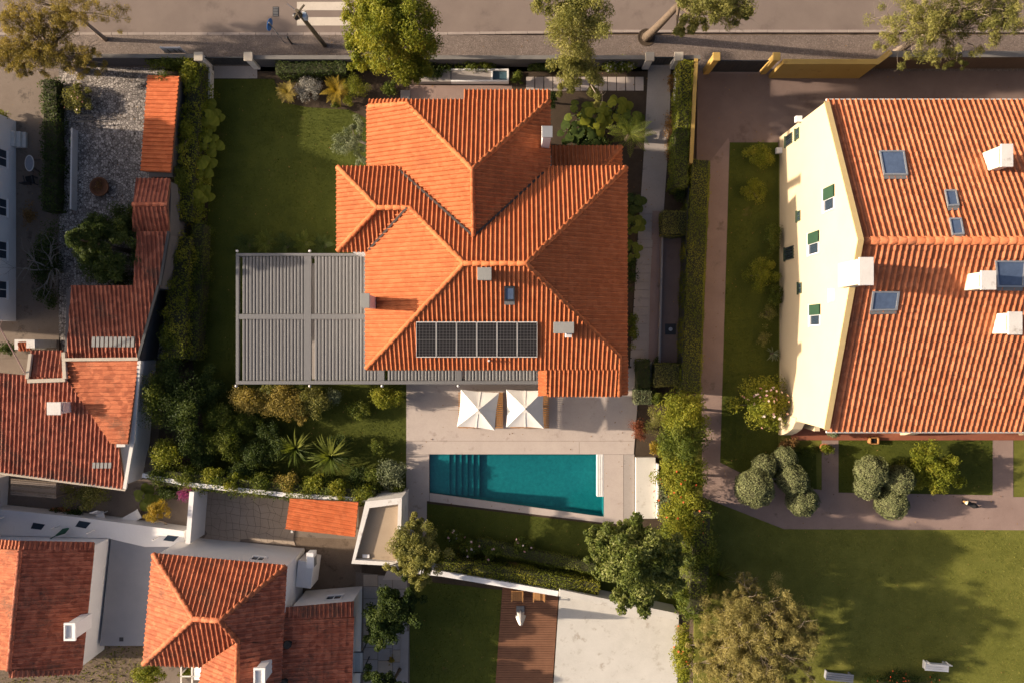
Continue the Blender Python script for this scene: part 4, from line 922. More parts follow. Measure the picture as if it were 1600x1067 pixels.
for k in range(3): MB().prism([G(25.3+k*6,208),G(31.0+k*6,208),G(31.0+k*6,232),G(25.3+k*6,232)], -0.1, 0.5-k*0.16).build('step', WORN, wh)

# ---- low cottage at the left with red roof
lc = empty('cottage', G(120, 660, 0), 'low white cottage with weathered red tile roof at the left edge', 'house')
wall_poly(lc, [G(-80,600),G(243,562),G(233,690),G(222,747),G(-80,712)], -0.1, 2.0, WHITE)
wall_poly(lc, [G(150,563),G(250,563),G(238,686),G(190,680)], 2.0, 2.45, WHITE); wall_poly(lc, [G(235,563),G(251,563),G(240,684),G(228,684)], 2.45, 2.68, WHITE)
LS = [(-80,724,2.1),(195,762,2.1),(186,690,2.45),(105,592,2.97),(-80,575,2.97)]
rls = F(lc, LS, T_OLD, w=0.25, L=0.42, indiv=200)
LE = [(105,593,2.85),(105,562,2.82),(218,562,3.08),(207,692,2.74),(184,691,2.5)]
rle = F(lc, LE, T_RUST, w=0.25, L=0.42, indiv=90)
COP = surf('pale_coping', [(0.3,(0.36,0.31,0.25)), (0.7,(0.50,0.44,0.36))], 2, 18, 0.9, 0.3, 0.006, 0.4)
def bar(house, a, b, w_, h_, mat, name='coping'):
    a, b = P(*a), P(*b); d = b-a; L = d.length; side = Vector((-d.y, d.x, 0)).normalized(); n = side.cross(d).normalized(); n = n if n.z > 0 else -n
    return plate([a-side*w_/2, a+side*w_/2, b+side*w_/2, b-side*w_/2], n, h_).build(name, mat, house)
bar(lc, (-80,727,2.05), (197,764,2.05), 0.18, 0.09, COP); bar(lc, (219,563,3.08), (208,691,2.76), 0.2, 0.12, WORN); bar(lc, (208,691,2.7), (196,762,2.12), 0.2, 0.12, WORN)
bar(lc, (100,561.5,2.95), (218,560.5,3.1), 0.18, 0.2, COP); bar(lc, (45,595,3.0), (104,593,3.0), 0.22, 0.16, COP); bar(lc, (101.5,551,2.75), (103.5,592,3.02), 0.2, 0.18, COP); bar(lc, (45,592,3.0), (50,553,2.75), 0.18, 0.18, COP)
F(lc, [(49,549,2.6),(99,549,2.6),(101,593,2.95),(46,594,2.95)], T_OLD, w=0.25, L=0.42)
wall_poly(lc, [G(90,560),G(140,560),G(140,598),G(90,598)], -0.1, 2.4, WORN)
chimney(lc, 84, 638, 22, 20, 2.5, 3.9, WORN, WORN)
chimney(lc, 189, 691, 14, 14, 2.3, 3.1, WORN, WORN)
GLT = surf('glass_tile', [(0.3,(0.20,0.20,0.19)), (0.7,(0.34,0.33,0.31))], 4, 20, 0.3, 0.1, 0.004)
LSP = plane_of([LS[0], LS[1], LS[3]])
def glass_tiles(house, pl, x0, x1, y, hgt, n):
    for k in range(n):
        a = x0 + (x1-x0)*k/n; b = x0 + (x1-x0)*(k+0.72)/n
        plate([on_plane(x, yy, pl, 0.10) for x, yy in ((a,y),(b,y),(b-0.6,y+hgt),(a-0.6,y+hgt))], pl[1], 0.03).build('glass_tile', GLT, house)
glass_tiles(lc, LSP, 145, 176, 722, 9, 5)
wall_poly(lc, [G(0,560),G(60,560),G(60,590),G(0,590)], -0.1, 0.4, PAVE, 'plinth')

DARKW = surf('dark_and_shaded_plaster', [(0.3,(0.07,0.066,0.07)), (0.7,(0.13,0.12,0.12))], 1, 16, 0.9, 0.2, 0.006, 0.3)  # shade of the lean-to walls painted in; street walls have their own dark tone
# ---- long lean-to building behind the cottage
lt = empty('lean_to', G(190, 480, 0), 'long red-tiled lean-to roof running up from the cottage beside the hedge', 'outbuilding')
LT1 = [(104,560,2.5),(214,560,2.5),(245,446,3.1),(112,446,3.1)]
rl1 = F(lt, LT1, T_OLD, w=0.25, L=0.42, indiv=150)
rl2 = F(lt, [(208,448,3.09),(250,448,3.09),(263,362,3.5),(215,362,3.5)], T_OLD, w=0.25, L=0.42, indiv=60)
bar(lt, (217,560,2.5), (249,446,3.1), 0.16, 0.14, DARKM); bar(lt, (251,446,3.1), (265,362,3.5), 0.16, 0.14, DARKM)
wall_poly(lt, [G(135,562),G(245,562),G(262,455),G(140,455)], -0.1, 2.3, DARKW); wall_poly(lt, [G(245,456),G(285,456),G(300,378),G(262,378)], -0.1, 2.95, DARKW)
glass_tiles(lt, plane_of(LT1[:2]+LT1[2:3]), 144, 212, 526, 16, 10)
rl3 = F(lt, [(266,281,2.9),(214,281,2.9),(208,320,3.5),(262,320,3.5)], T_OLD, w=0.25, L=0.42, indiv=30)
F(lt, [(207,363,2.95),(265,362,2.95),(262,320,3.5),(208,320,3.5)], T_OLD, w=0.25, L=0.42, indiv=30)
ridge_caps(rl3, P(208,320,3.5), P(262,320,3.5), T_OLD)
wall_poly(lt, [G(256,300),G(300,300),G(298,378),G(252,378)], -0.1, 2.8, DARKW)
# ---- orange shed roof by the hedge
sh = empty('shed', G(270, 215, 0), 'narrow shed with plain bright orange tile roof in the cobbled yard', 'shed')
rsh = F(sh, [(222,268,2.1),(233,118,2.1),(281,120,2.45),(267,270,2.45)], T_SHED, w=0.25, L=0.40, indiv=150)
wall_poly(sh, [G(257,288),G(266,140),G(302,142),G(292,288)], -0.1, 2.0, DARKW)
# ---- orange lean-to roof in the stone yard
s2 = empty('shed', G(515, 810, 0), 'small lean-to with orange tile roof between stone yard and flat-roofed building', 'shed')
F(s2, [(448,826,2.0),(455,778,2.0),(560,784,2.35),(555,838,2.35)], T_SHED, w=0.25, L=0.4, indiv=120)
for x, y in ((470,818),(474,782)): p = G(x,y); MB().box((p.x,p.y,0.95), (0.12,0.12,1.9)).build('post', WORN, s2)
wall_poly(s2, [G(520,775),G(568,778),G(568,783),G(520,780)], -0.1, 2.0, WORN)

# ---- neighbour at the left edge, only its white wall in view
nh = empty('white_house', G(-60, 775, 0), 'white house end wall at the left edge beside the slatted awning', 'house')
wall_poly(nh, [G(-230,742),G(14,742),G(10,812),G(-230,812)], -0.1, 4.6, WHITE)
nr = roof_face(nh, [G(16,816,4.6)+Vector((0,0,0)),G(16,738,4.6),G(-105,760,6.2),G(-105,795,6.2)], T_OLD, L=0.4); roof_face(nh, [G(-236,738,4.6),G(-236,816,4.6),G(-105,795,6.2),G(-105,760,6.2)], T_OLD, L=0.4)
roof_face(nh, [G(16,738,4.6),G(-236,738,4.6),G(-105,760,6.2)], T_OLD, L=0.4); roof_face(nh, [G(-236,816,4.6),G(16,816,4.6),G(-105,795,6.2)], T_OLD, L=0.4)
ridge_caps(nr, G(-105,795,6.2), G(-105,760,6.2), T_OLD)
upright_window(nh, G(12.3,772,1.2), Vector((0,1,0)), Vector((1,0,0)), 0.7, 0.7, WORN, GLASS)
# ---- bottom left white house A
ha = empty('white_house', G(40, 930, 0), 'white house with dark red gabled roof in the lower left corner', 'house')
wall_poly(ha, [G(-120,826),G(183,834),G(163,1014),G(-120,1014)], -0.1, 2.7, WHITE)
HAE = [(127,1046,2.8),(146,858,2.8),(32,858,4.4),(14,1046,4.4)]
ra = F(ha, HAE, T_OLD, w=0.27, L=0.42, indiv=170)  # slope away from the sun: darker tile, its shade put into the colour
F(ha, [(-110,850,2.8),(-110,1046,2.8),(14,1046,4.4),(32,858,4.4)], T_RUST, w=0.27, L=0.42, indiv=60)  # sunlit slope of the same roof: brighter tile, sunlight put into the colour
ridge_caps(ra, P(14,1046,4.4), P(32,858,4.4), T_OLD, 0.14)
F(ha, [(147,848,2.72),(32,846,4.25),(32,858.5,4.42),(146,858.5,2.84)], T_OLD, w=0.25, L=0.3)
F(ha, [(32,846,4.25),(-110,836,2.7),(-110,850,2.8),(32,858.5,4.42)], T_RUST, w=0.25, L=0.3)
F(ha, [(14,1056,4.25),(125,1050,2.72),(127,1045,2.84),(14,1045,4.42)], T_OLD, w=0.25, L=0.3)
HAP = plane_of(HAE[:3]); c = P(99,985,4.35); 
o = MB().box((c.x+0.45,c.y,3.6), (0.55,0.85,1.6)).build('chimney', WHITE, ha); bevel(o, 0.015)
frame_on([Vector((c.x+0.45+sx*0.33,c.y+sy*0.5,4.40)) for sx, sy in ((-1,-1),(1,-1),(1,1),(-1,1))], Vector((0,0,1)), 0.10, 0.12).build('chimney_cap', WHITE, o)
upright_window(ha, G(174.5,890,1.5) + Vector((0.004,0,0)), (G(183,834)-G(163,1014)).normalized(), Vector((1,-0.11,0)).normalized(), 0.9, 0.9, WORN, GLASS)
ta = empty('white_terrace', G(100,812,0), 'white rendered terrace block with sunken windows behind the dark red gabled roof', 'terrace')
MB().prism([G(-120,785),G(10,788),G(130,800),G(300,822),G(300,846),G(240,846),G(183,833),G(-120,825)], -0.1, 1.1).build('terrace_block', WHITE, ta)
for q in ([(140,806),(158,809),(150,818),(134,815)], [(70,809),(88,812),(82,820),(66,818)], [(275,828),(292,830),(284,838),(268,836)], [(-5,808),(10,811),(4,818),(-12,815)]):
    MB().prism([G(*p) for p in q], 1.0, 1.112).build('roof_light', GLASS, ta)
for i, (x, y) in enumerate(((26,800),(110,814),(163,820),(262,830))): MB().tube([G(x,y,1.1), G(x,y,2.0)], 0.05, 6).build('vent_pipe', WHITE, ta)
gd = slab('grey_roof_terrace', [(187,836),(280,845),(246,998),(170,998)], 1.0, -0.1, GREYW, None, 'none', 'plain grey flat roof terrace between the two white houses', 'terrace'); gd['kind'] = 'thing'; del gd['kind']
MB().prism([G(200,985),G(206,985),G(206,991),G(200,991)], 0.999, 1.02).build('roof_drain', DARKM, gd)
# ---- bottom left house B
hb = empty('white_house', G(360, 930, 0), 'white house with rust-orange hipped roof, second from the lower left corner', 'house')
wall_poly(hb, [G(292,838),G(476,856),G(464,1120),G(355,1120),G(355,985),G(285,985)], -0.1, 3.9, WHITE)
ZB = 4.0; RB1, RB2, RB3 = (303,966,5.5), (343,969,5.5), (372,1001,5.15)
rb_n = F(hb, [(447,884,ZB),(240,865,ZB),RB1,RB2], T_RUST, w=0.27, L=0.42, indiv=120)
rb_w = F(hb, [(240,865,ZB),(225,1034,ZB),RB1], T_RUST, w=0.27, L=0.42, indiv=50)
F(hb, [(225,1036,ZB),(320,1040,ZB),RB3,RB2,RB1], T_RUST, w=0.27, L=0.42, indiv=50)
rb_e = F(hb, [(440,1008,ZB),(447,884,ZB),RB2,RB3], T_OLD, w=0.27, L=0.42, indiv=40)  # this slope and the next take a darker tile, painting in their shade
F(hb, [(434,1150,ZB),(440,1007,ZB),RB3,(368,1150,5.15)], T_OLD, w=0.27, L=0.42, indiv=40)
F(hb, [(318,1038,ZB+0.1),(300,1150,ZB+0.1),(368,1150,5.15),RB3], T_RUST, w=0.27, L=0.42)
for a, b, rp in (((240,865,ZB),RB1,rb_n), ((447,884,ZB),RB2,rb_n), (RB1,RB2,rb_n), ((225,1036,ZB),RB1,rb_w), (RB3,RB2,rb_e), ((368,1150,5.15),RB3,rb_e)): ridge_caps(rp, P(*a), P(*b), T_RUST, 0.14)
c = P(400,1056,5.6); o = MB().box((c.x+0.2,c.y,4.7), (0.5,0.8,1.7)).build('chimney', WHITE, hb); bevel(o, 0.015)
frame_on([Vector((c.x+0.2+sx*0.32,c.y+sy*0.48,5.55)) for sx, sy in ((-1,-1),(1,-1),(1,1),(-1,1))], Vector((0,0,1)), 0.10, 0.12).build('chimney_cap', WHITE, o)
bevel(MB().prism([G(478,862),G(502,866),G(497,905),G(474,902)], -0.1, 1.7).build('annex', WHITE, hb), 0.02)
upright_window(hb, G(428,851.5,2.9), (G(476,856)-G(292,838)).normalized(), Vector((0.1,1,0)).normalized(), 0.8, 0.7, WHITE, GLASS)
# ---- wing C
hc = empty('white_house', G(500, 1010, 0), 'low white wing with plain red roof right of the rust-orange hipped roof', 'house')
wall_poly(hc, [G(478,922),G(566,915),G(562,1120),G(466,1120)], -0.1, 2.75, WHITE)
HCE = [(546,1150,2.8),(552,962,2.8),(441,964,3.7),(428,1150,3.7)]
rc = F(hc, HCE, T_OLD, w=0.27, L=0.42, indiv=170)
F(hc, [(553,940,2.72),(441,950,3.5),(441,964.5,3.72),(552,962.5,2.84)], T_OLD, w=0.25, L=0.3)
HCP = plane_of(HCE[:3])
for x, y in ((452,1003),(446,1062)):
    p = on_plane(x,y,HCP); MB().lathe(p, [(0.16,-0.1),(0.16,0.3),(0.24,0.32),(0.22,0.42),(0.0,0.46)], 10).build('vent_cowl', SOOT, hc)
upright_window(hc, G(533,917.2,1.9), (G(566,915)-G(478,922)).normalized(), Vector((0.08,1,0)).normalized(), 1.0, 0.7, WHITE, GLASS)
# ---- flat-roofed building
fb = empty('flat_roofed_building', G(600, 835, 0), 'small flat-roofed building with white parapet and beige roof floor', 'building')
fp = [P(571,783,2.9), P(628,777,2.9), P(625,884,2.9), P(549,880,2.9)]
BEIGE = surf('beige_roof', [(0.3,(0.30,0.225,0.155)), (0.7,(0.38,0.295,0.21))], 1, 16, 0.85, 0.15, 0.004, 0.3, stain=((0.24,0.18,0.125), 1.0, 0.6))
cc = sum(fp, Vector((0,0,0)))/4; fin = [p + Vector(((0.22 if p.x < cc.x else -0.22), (0.22 if p.y < cc.y else -0.38), 0)) for p in fp]
MB().prism(fin, -0.1, 2.55).build('roof_floor', BEIGE, fb)
for i in range(4):
    j = (i+1) % 4; MB().prism([fp[i], fp[j], fin[j], fin[i]], -0.1, 2.9 - 0.002*i).build('parapet', WORN, fb)
MB().box(P(572,868,2.6), (0.4,0.2,0.12)).build('roof_hatch', WHITE, fb)
upright_window(fb, Vector(((fp[2].x+fp[3].x)/2-0.4, (fp[2].y+fp[3].y)/2-0.005, 1.6)), (fp[2]-fp[3]).normalized(), Vector((0,-1,0)), 1.6, 0.6, DARKM, GLASS)
# ---- tiny tiled chimney stack in the yard
bc = empty('barbecue', G(55,537,0), 'little masonry barbecue with its own red tile roof in the shaded yard', 'barbecue')
MB().box(G(62,538,0.8), (0.85,0.6,1.8)).build('hearth', WORN, bc)
F(bc, [(29,546,1.75),(48,546,1.75),(48,534,2.0),(29,534,2.0)], T_RUST, w=0.2, L=0.3)
MB().box(G(82,537,1.0), (0.5,0.5,2.2)).build('chimney', WORN, bc)
# ------------------------------------------------------------------ walls and gates
def gp(x, y, z):
    p = P(x, y, z); return (CX + p.x/S, CY - p.y/S)
COPD = surf('dark_coping', [(0.3,(0.13,0.12,0.11)), (0.7,(0.20,0.185,0.17))], 2, 18, 0.9, 0.3, 0.006, 0.4)
wall_line('boundary_wall', [(120,101),(320,101)], 1.3, 0.18, DARKW, 'street wall in front of the cobbled yard, overhung by yellow foliage', cap=COPD)
wall_line('boundary_wall', [(407,103),(1003,103)], 1.3, 0.18, DARKW, 'long straight street wall behind the orange-roofed house', cap=COPD)
wall_line('boundary_wall', [(1056,103),(1086,103)], 1.3, 0.18, DARKW, 'short stub of street wall between passage gate and yellow side wall', cap=COPD)
for x, lab in ((327,'stone gate pillar at the left of the lawn gate'), (402,'stone gate pillar at the right of the lawn gate'), (1008,'stone gate pillar left of the passage gate'), (1052,'stone gate pillar right of the passage gate')):
    e = empty('gate_pillar', G(x,104,0), lab, 'pillar', 'pillars of the street gates')
    bevel(MB().box(G(x,104,0.7), (0.42,0.42,1.6)).build('shaft', WORN, e), 0.015); bevel(MB().box(G(x,104,1.55), (0.54,0.54,0.12)).build('capstone', COP, e), 0.02)
def bar_gate(name, x0, x1, y, h, lab, n):
    e = empty(name, G((x0+x1)/2,y,0), lab, 'gate'); xa, xb = (x0-CX)*S, (x1-CX)*S; yy = -(y-CY)*S
    for z in (0.12, h-0.05): MB().box(((xa+xb)/2,yy,z), (xb-xa,0.06,0.08)).build('rail', DARKM, e)
    for k in range(n):
        MB().box((xa+(xb-xa)*(k+0.5)/n, yy, h/2), ((xb-xa)/n*0.9, 0.03, h-0.24)).build('panel', DARKM, e)
bar_gate('metal_gate', 332, 398, 102, 1.25, 'dark sliding gate between the pillars above the lawn', 12)
bar_gate('metal_gate', 1014, 1046, 102, 1.25, 'narrow dark gate at the street end of the passage', 7)
bar_gate('metal_gate', 1110, 1185, 113, 1.9, 'wide dark driveway gate between two ochre posts', 14)
for x, lab in ((1103,'ochre gate post beside the yellow side wall'), (1192,'ochre gate post at the end of the ochre front wall')):
    e = empty('gate_post', G(x,112,0), lab, 'pillar', 'ochre posts of the driveway gate'); bevel(MB().box(G(x,112,1.15), (0.36,0.4,2.3)).build('shaft', OCHRE, e), 0.02)
    bevel(MB().box(G(x,112,2.38), (0.46,0.5,0.1)).build('capstone', OCHRE, e), 0.03)
wall_line('front_wall', [(1201,120),(1341,120),(1361,105)], 2.4, 0.25, OCHRE, 'ochre street wall of the yellow house with a slanting return', cap=OCHRE)
wall_line('boundary_wall', [(1364,104),(2400,104)], 1.9, 0.3, surf('brown_wall', [(0.3,(0.09,0.06,0.045)), (0.7,(0.16,0.11,0.08))], 1, 16, 0.9, 0.3, 0.01, 0.3), 'dark brown street wall under the sparse olive tree at the top right', cap=COPD)
wall_line('side_wall', [gp(1088,92,1.9), gp(1080,255,1.9)], 1.85, 0.16, OCHRE, 'thin ochre wall between hedge and driveway', cap=OCHRE)
wall_line('planter_wall', [(320,112),(318,158)], 0.55, 0.12, WORN, 'left of two parallel low walls beside the lawn gate')
wall_line('planter_wall', [(333,112),(332,160)], 0.55, 0.12, WORN, 'right of two parallel low walls beside the lawn gate')
wall_line('garden_wall', [gp(222,742,1.7), gp(300,757,1.7), gp(450,773,1.7), gp(572,781,1.7)], 1.65, 0.2, WHITE, 'white garden wall under the yellow-green hedge beside the cottage', cap=WHITE)
wall_line('yard_wall', [(323,757),(317,834)], 2.1, 0.22, WHITE, 'tall white wall between courtyard and stone-paved yard', cap=WHITE)
wall_line('garden_wall', [gp(626,889,1.5), gp(690,896,1.5), gp(872,927,1.5)], 1.45, 0.25, WHITE, 'white wall below the garden hedge, left part beside the wooden deck', cap=WHITE)
wall_line('garden_wall', [gp(874,926,1.7), gp(1060,964,1.7)], 1.6, 0.35, SLABW, 'wider pale wall above the pale slab, right part under the glossy tree', cap=SLABW)
wall_line('wire_fence', [gp(1077,290,1.5), gp(1066,615,1.5)], 1.4, 0.05, DARKM, 'thin dark fence between sunken basin and long clipped hedge', 'fence')
wall_line('yard_fence', [(121,205),(119,330)], 0.6, 0.10, WORN, 'low pale kerb wall along the left side of the cobbled yard')

# ------------------------------------------------------------------ parasols and daybeds
CANV = surf('parasol_canvas', [(0.3,(0.66,0.62,0.57)), (0.7,(0.76,0.72,0.67))], 2, 20, 0.9, 0.1, 0.004)
m = MATS['parasol_canvas']
def parasol(corners, apex, lab):
    zc = 2.4; C4 = [P(x,y,zc) for x, y in corners]; A = P(apex[0],apex[1],3.0)
    e = empty('parasol', Vector((A.x,A.y,0)), lab, 'parasol', 'open square parasols on the pool terrace')
    top = Vector((A.x,A.y,3.02)); mid = 0.84
    for i in range(4):
        a, b = C4[i], C4[(i+1) % 4]; rows = 5; cols = 6; vs, fs = [], []
        for r_ in range(rows+1):
            t = mid*r_/rows
            for c_ in range(cols+1):
                s = c_/cols; q = a.lerp(b, s).lerp(top, t); w_ = math.sin(math.pi*s)
                q.z -= 0.10*w_*(1-t)*(0.5+t) ; q.z += 0.012*math.sin(s*11+i)*(1-t)
                vs.append(q + (Vector((A.x,A.y,q.z))-q)*0.05*w_*(1-t))
        for r_ in range(rows):
            for c_ in range(cols): k = r_*(cols+1)+c_; fs.append((k,k+1,k+cols+2,k+cols+1))
        o = mesh('canopy_panel', vs, fs, CANV, e, True)
        sm = [a.lerp(b,0.5).lerp(top, t) + Vector((0,0,-0.10*(1-t)*(0.5+t)+0.012)) for t in (0.0,0.3,0.6,mid)]
        MB().tube(sm, 0.012, 4).build('seam', CANV, o)
        MB().tube([a+Vector((0,0,-0.02)), top+Vector((0,0,-0.12))], 0.016, 4).build('rib', PALEM, e)
        fl = [a.lerp(b,0.06).lerp(top,0.8)+Vector((0,0,0.06)), a.lerp(b,0.94).lerp(top,0.8)+Vector((0,0,0.06)), top+Vector((0,0,0.10))]
        mesh('vent_flap', fl, [(0,1,2)], CANV, e)
    MB().tube([Vector((A.x,A.y,0.04)), top+Vector((0,0,0.06))], 0.03, 8).build('pole', PALEM, e)
    MB().lathe(top+Vector((0,0,0.09)), [(0.0,-0.05),(0.05,-0.04),(0.06,0.0),(0.035,0.05),(0.0,0.08)], 10).build('finial', COP, e, True)
    bevel(MB().box((A.x,A.y,0.09), (0.7,0.7,0.09)).build('base_plate', GREYM, e), 0.01)
parasol([(720,608),(780,613),(773,672),(714,666)], (748,640), 'tilted off-white square parasol, left of the two beside the pool')
parasol([(791,608),(849.5,609.5),(850,669),(791,667)], (821,638), 'squarely set off-white parasol, right of the two and partly under the orange roof')
CUSH = flat('cushion_sand', (0.42, 0.36, 0.30), 0.9)
for (x0,x1,y0,y1,lab) in ((716,786,612,669,'low slatted wooden daybed under the left parasol'), (797,858,612,669,'low slatted wooden daybed under the right parasol')):
    e = empty('daybed', G((x0+x1)/2,640,0.04), lab, 'daybed', 'daybeds under the parasols'); a, b = gp(x0,y0,0.4), gp(x1,y1,0.4)
    c = (G(*a)+G(*b))/2; lx, ly = abs(G(*b).x-G(*a).x), abs(G(*a).y-G(*b).y)
    for k in range(19):
        y = c.y-ly/2+ly*(k+0.5)/19; MB().box((c.x,y,0.38), (lx,ly/19*0.55,0.035)).build('slat', TEAK, e)
    for sx in (-1,1):
        MB().box((c.x+sx*(lx/2-0.55),c.y,0.31), (0.08,ly,0.10)).build('bearer', TEAK, e)
        for sy in (-1,1): MB().box((c.x+sx*(lx/2-0.55),c.y+sy*(ly/2-0.1),0.15), (0.08,0.08,0.22)).build('leg', TEAK, e)
    bevel(MB().box((c.x-0.25,c.y,0.46), (lx-0.9,ly-0.2,0.12)).build('mattress', CUSH, e), 0.04, 2)

# ------------------------------------------------------------------ street furniture
POLEW = surf('pole_wood', [(0.3,(0.07,0.055,0.035)), (0.7,(0.15,0.12,0.08))], 3, 24, 0.9, 0.4, 0.01)
up_ = empty('utility_pole', G(507,71,0), 'tall leaning wooden utility pole with brackets beside the zebra crossing', 'pole')
b0 = G(507,71,-0.1); t0 = P(464,17,6.2)
MB().tube([b0, b0.lerp(t0,0.5), t0], [0.15,0.13,0.10], 10).build('shaft', POLEW, up_)
for t, ln in ((0.93,0.9),(0.84,0.6)):
    q = b0.lerp(t0,t); MB().box(q+Vector((0.0,0.12,0)), (ln,0.08,0.08), 0.9).build('crossarm', POLEW, up_)
q = b0.lerp(t0,0.86); bevel(MB().box(q+Vector((0.22,-0.02,0)), (0.22,0.3,0.4)).build('junction_box', flat('box_paleblue',(0.35,0.42,0.5)), up_), 0.02)
MB().lathe(b0.lerp(t0,0.9)+Vector((-0.25,-0.1,0)), [(0.0,-0.25),(0.13,-0.22),(0.13,0.15),(0.05,0.2),(0.0,0.2)], 10).build('transformer', DARKM, up_)
for s in (-1,1): MB().tube([b0.lerp(t0,0.96), b0.lerp(t0,0.96)+Vector((-0.5*s,0.1+0.2*s,0.35))], 0.02, 5).build('insulator_arm', PALEM, up_)
BLUE = surf('sign_blue', [(0.3,(0.02,0.10,0.32)), (0.7,(0.03,0.15,0.42))], 3, 20, 0.5, 0.05, 0.002)
sg = empty('street_sign', G(448,68,0), 'round blue traffic sign on a thin pole at the kerb', 'sign')
sb, stp = G(444,67,0), P(424,43,2.9)
stp = Vector((sb.x,sb.y,2.9))
MB().tube([sb, stp], 0.035, 8).build('pole', PALEM, sg)
dv = Vector((-0.95,0.3,0)).normalized(); fr_ = MB(); u_ = Vector((0,0,1)); s_ = dv.cross(u_)
cen = Vector((sb.x-0.05,sb.y+0.02,2.55)); ring = lambda r_, off: [cen + dv*off + (s_*math.cos(a)+u_*math.sin(a))*r_ for a in [2*math.pi*k/24 for k in range(24)]]
A1, B1 = ring(0.36,0.0), ring(0.36,0.03)
mesh('disc', A1+B1, [tuple(range(24)), tuple(range(24,48))[::-1]] + [(k,24+k,24+(k+1)%24,(k+1)%24) for k in range(24)], BLUE, sg)
A2, B2 = ring(0.36,0.0315), ring(0.32,0.0315)
mesh('rim', A2+B2, [(k,(k+1)%24,24+(k+1)%24,24+k) for k in range(24)], WHITE, sg)
mesh('arrow', [cen+dv*0.032+s_*x+u_*y for x, y in ((-.22,-.03),(.06,-.03),(.06,-.12),(.24,0.03),(.06,.18),(.06,.09),(-.22,.09))], [(0,1,2,3,4,5,6)], WHITE, sg)
po = empty('bollard', G(456,69,0), 'short dark post leaning over the kerb near the blue sign', 'bollard')
MB().tube([G(456,69,-0.05), G(456,69,0.95)], [0.06,0.05], 8).build('shaft', DARKM, po); MB().lathe(G(456,69,0.95), [(0.07,-0.02),(0.07,0.05),(0.0,0.09)], 10).build('head', DARKM, po)
nb = empty('notice_board', G(281,88,0), 'white notice board with dark slots standing on the sidewalk by the street wall', 'sign')
c = G(281,88); MB().box((c.x,c.y,0.95), (1.25,0.05,0.85)).build('board', WHITE, nb)
for x in (-0.28,0.12,0.42): MB().box((c.x+x,c.y-0.03,0.85+0.1*x), (0.05,0.02,0.5)).build('slot', DARKM, nb)
for x in (-0.55,0.55): MB().box((c.x+x,c.y+0.05,0.65), (0.06,0.06,1.4)).build('post', PALEM, nb)
tp = empty('tree_pit', G(1010,59,0), 'round dark tree pit around the leaning street tree', 'tree pit')
MB().lathe(G(1010,59,0), [(0.0,0.015),(0.46,0.012),(0.48,0.03),(0.55,0.03),(0.55,-0.02)], 24).build('pit', SOIL, tp)

# ------------------------------------------------------------------ small things on the right
TAN = None
m, N, L, B = new_mat('dog_coat'); MATS['dog_coat'] = m
tc = N.new('ShaderNodeTexCoord'); sx = N.new('ShaderNodeSeparateXYZ'); L.new(tc.outputs['Object'], sx.inputs[0])
nn_ = noise(N, L, tc.outputs['Object'], 9, 3); ad = node(N, 'ShaderNodeMath', operation='MULTIPLY_ADD'); L.new(nn_.outputs[0], ad.inputs[0]); ad.inputs[1].default_value = 0.12; L.new(sx.outputs[0], ad.inputs[2])
rp = ramp(N, [(0.0,(0.55,0.24,0.06)), (0.06,(0.62,0.30,0.09)), (0.10,(0.75,0.68,0.58)), (0.17,(0.70,0.55,0.36)), (0.2,(0.012,0.012,0.014)), (1.0,(0.015,0.014,0.014))])
mp = node(N, 'ShaderNodeMapRange'); mp.inputs[1].default_value = -0.55; mp.inputs[2].default_value = 0.75; L.new(ad.outputs[0], mp.inputs[0]); L.new(mp.outputs[0], rp.inputs[0]); L.new(rp.outputs[0], B.inputs['Base Color']); B.inputs['Roughness'].default_value = 0.8
def skin_mesh(name, joints, links, mat, parent, loc, rz, sub=2):
    me = bpy.data.meshes.new(name); me.from_pydata([j[0] for j in joints], links, []); me.materials.append(mat)
    o = bpy.data.objects.new(name, me); put(o, parent)
    sk = o.modifiers.new('skin', 'SKIN'); sv = me.skin_vertices[0].data
    for i, j in enumerate(joints): sv[i].radius = (j[1], j[1] if len(j) < 3 else j[2])
    sv[0].use_root = True; sk.use_smooth_shade = True
    sb_ = o.modifiers.new('sub', 'SUBSURF'); sb_.levels = sb_.render_levels = sub
    o.matrix_basis = Matrix.Translation(loc) @ Matrix.Rotation(rz, 4, 'Z'); return o
gd_ = gp(1516,787,0.5); dl = G(gd_[0], gd_[1], 0.012); de = empty('dog', dl, 'black dog with tan and white head standing on the pink garden path', 'dog')
J = [((0.20,0,0.50),0.13),((0.0,0,0.50),0.14),((-0.20,0,0.52),0.16),((-0.30,0,0.62),0.11),((-0.42,0,0.74),0.105),((-0.53,0,0.70),0.06),((-0.62,0,0.68),0.04),
     ((0.38,0,0.53),0.12),((0.52,0.02,0.55),0.035),((0.64,0.08,0.48),0.03),((0.74,0.12,0.38),0.02),
     ((-0.22,0.10,0.36),0.055),((-0.24,0.11,0.2),0.04),((-0.22,0.11,0.06),0.032),((-0.27,0.11,0.02),0.035),
     ((-0.22,-0.10,0.36),0.055),((-0.18,-0.11,0.2),0.04),((-0.17,-0.11,0.06),0.032),((-0.22,-0.11,0.02),0.035),
     ((0.36,0.10,0.38),0.075),((0.30,0.11,0.28),0.05),((0.42,0.11,0.17),0.035),((0.39,0.11,0.04),0.03),((0.34,0.11,0.02),0.033),
     ((0.36,-0.10,0.38),0.075),((0.28,-0.11,0.28),0.05),((0.40,-0.11,0.17),0.035),((0.36,-0.11,0.04),0.03),((0.31,-0.11,0.02),0.033),
     ((-0.39,0.09,0.80),0.035),((-0.37,0.13,0.74),0.02),((-0.39,-0.09,0.80),0.035),((-0.37,-0.13,0.74),0.02)]
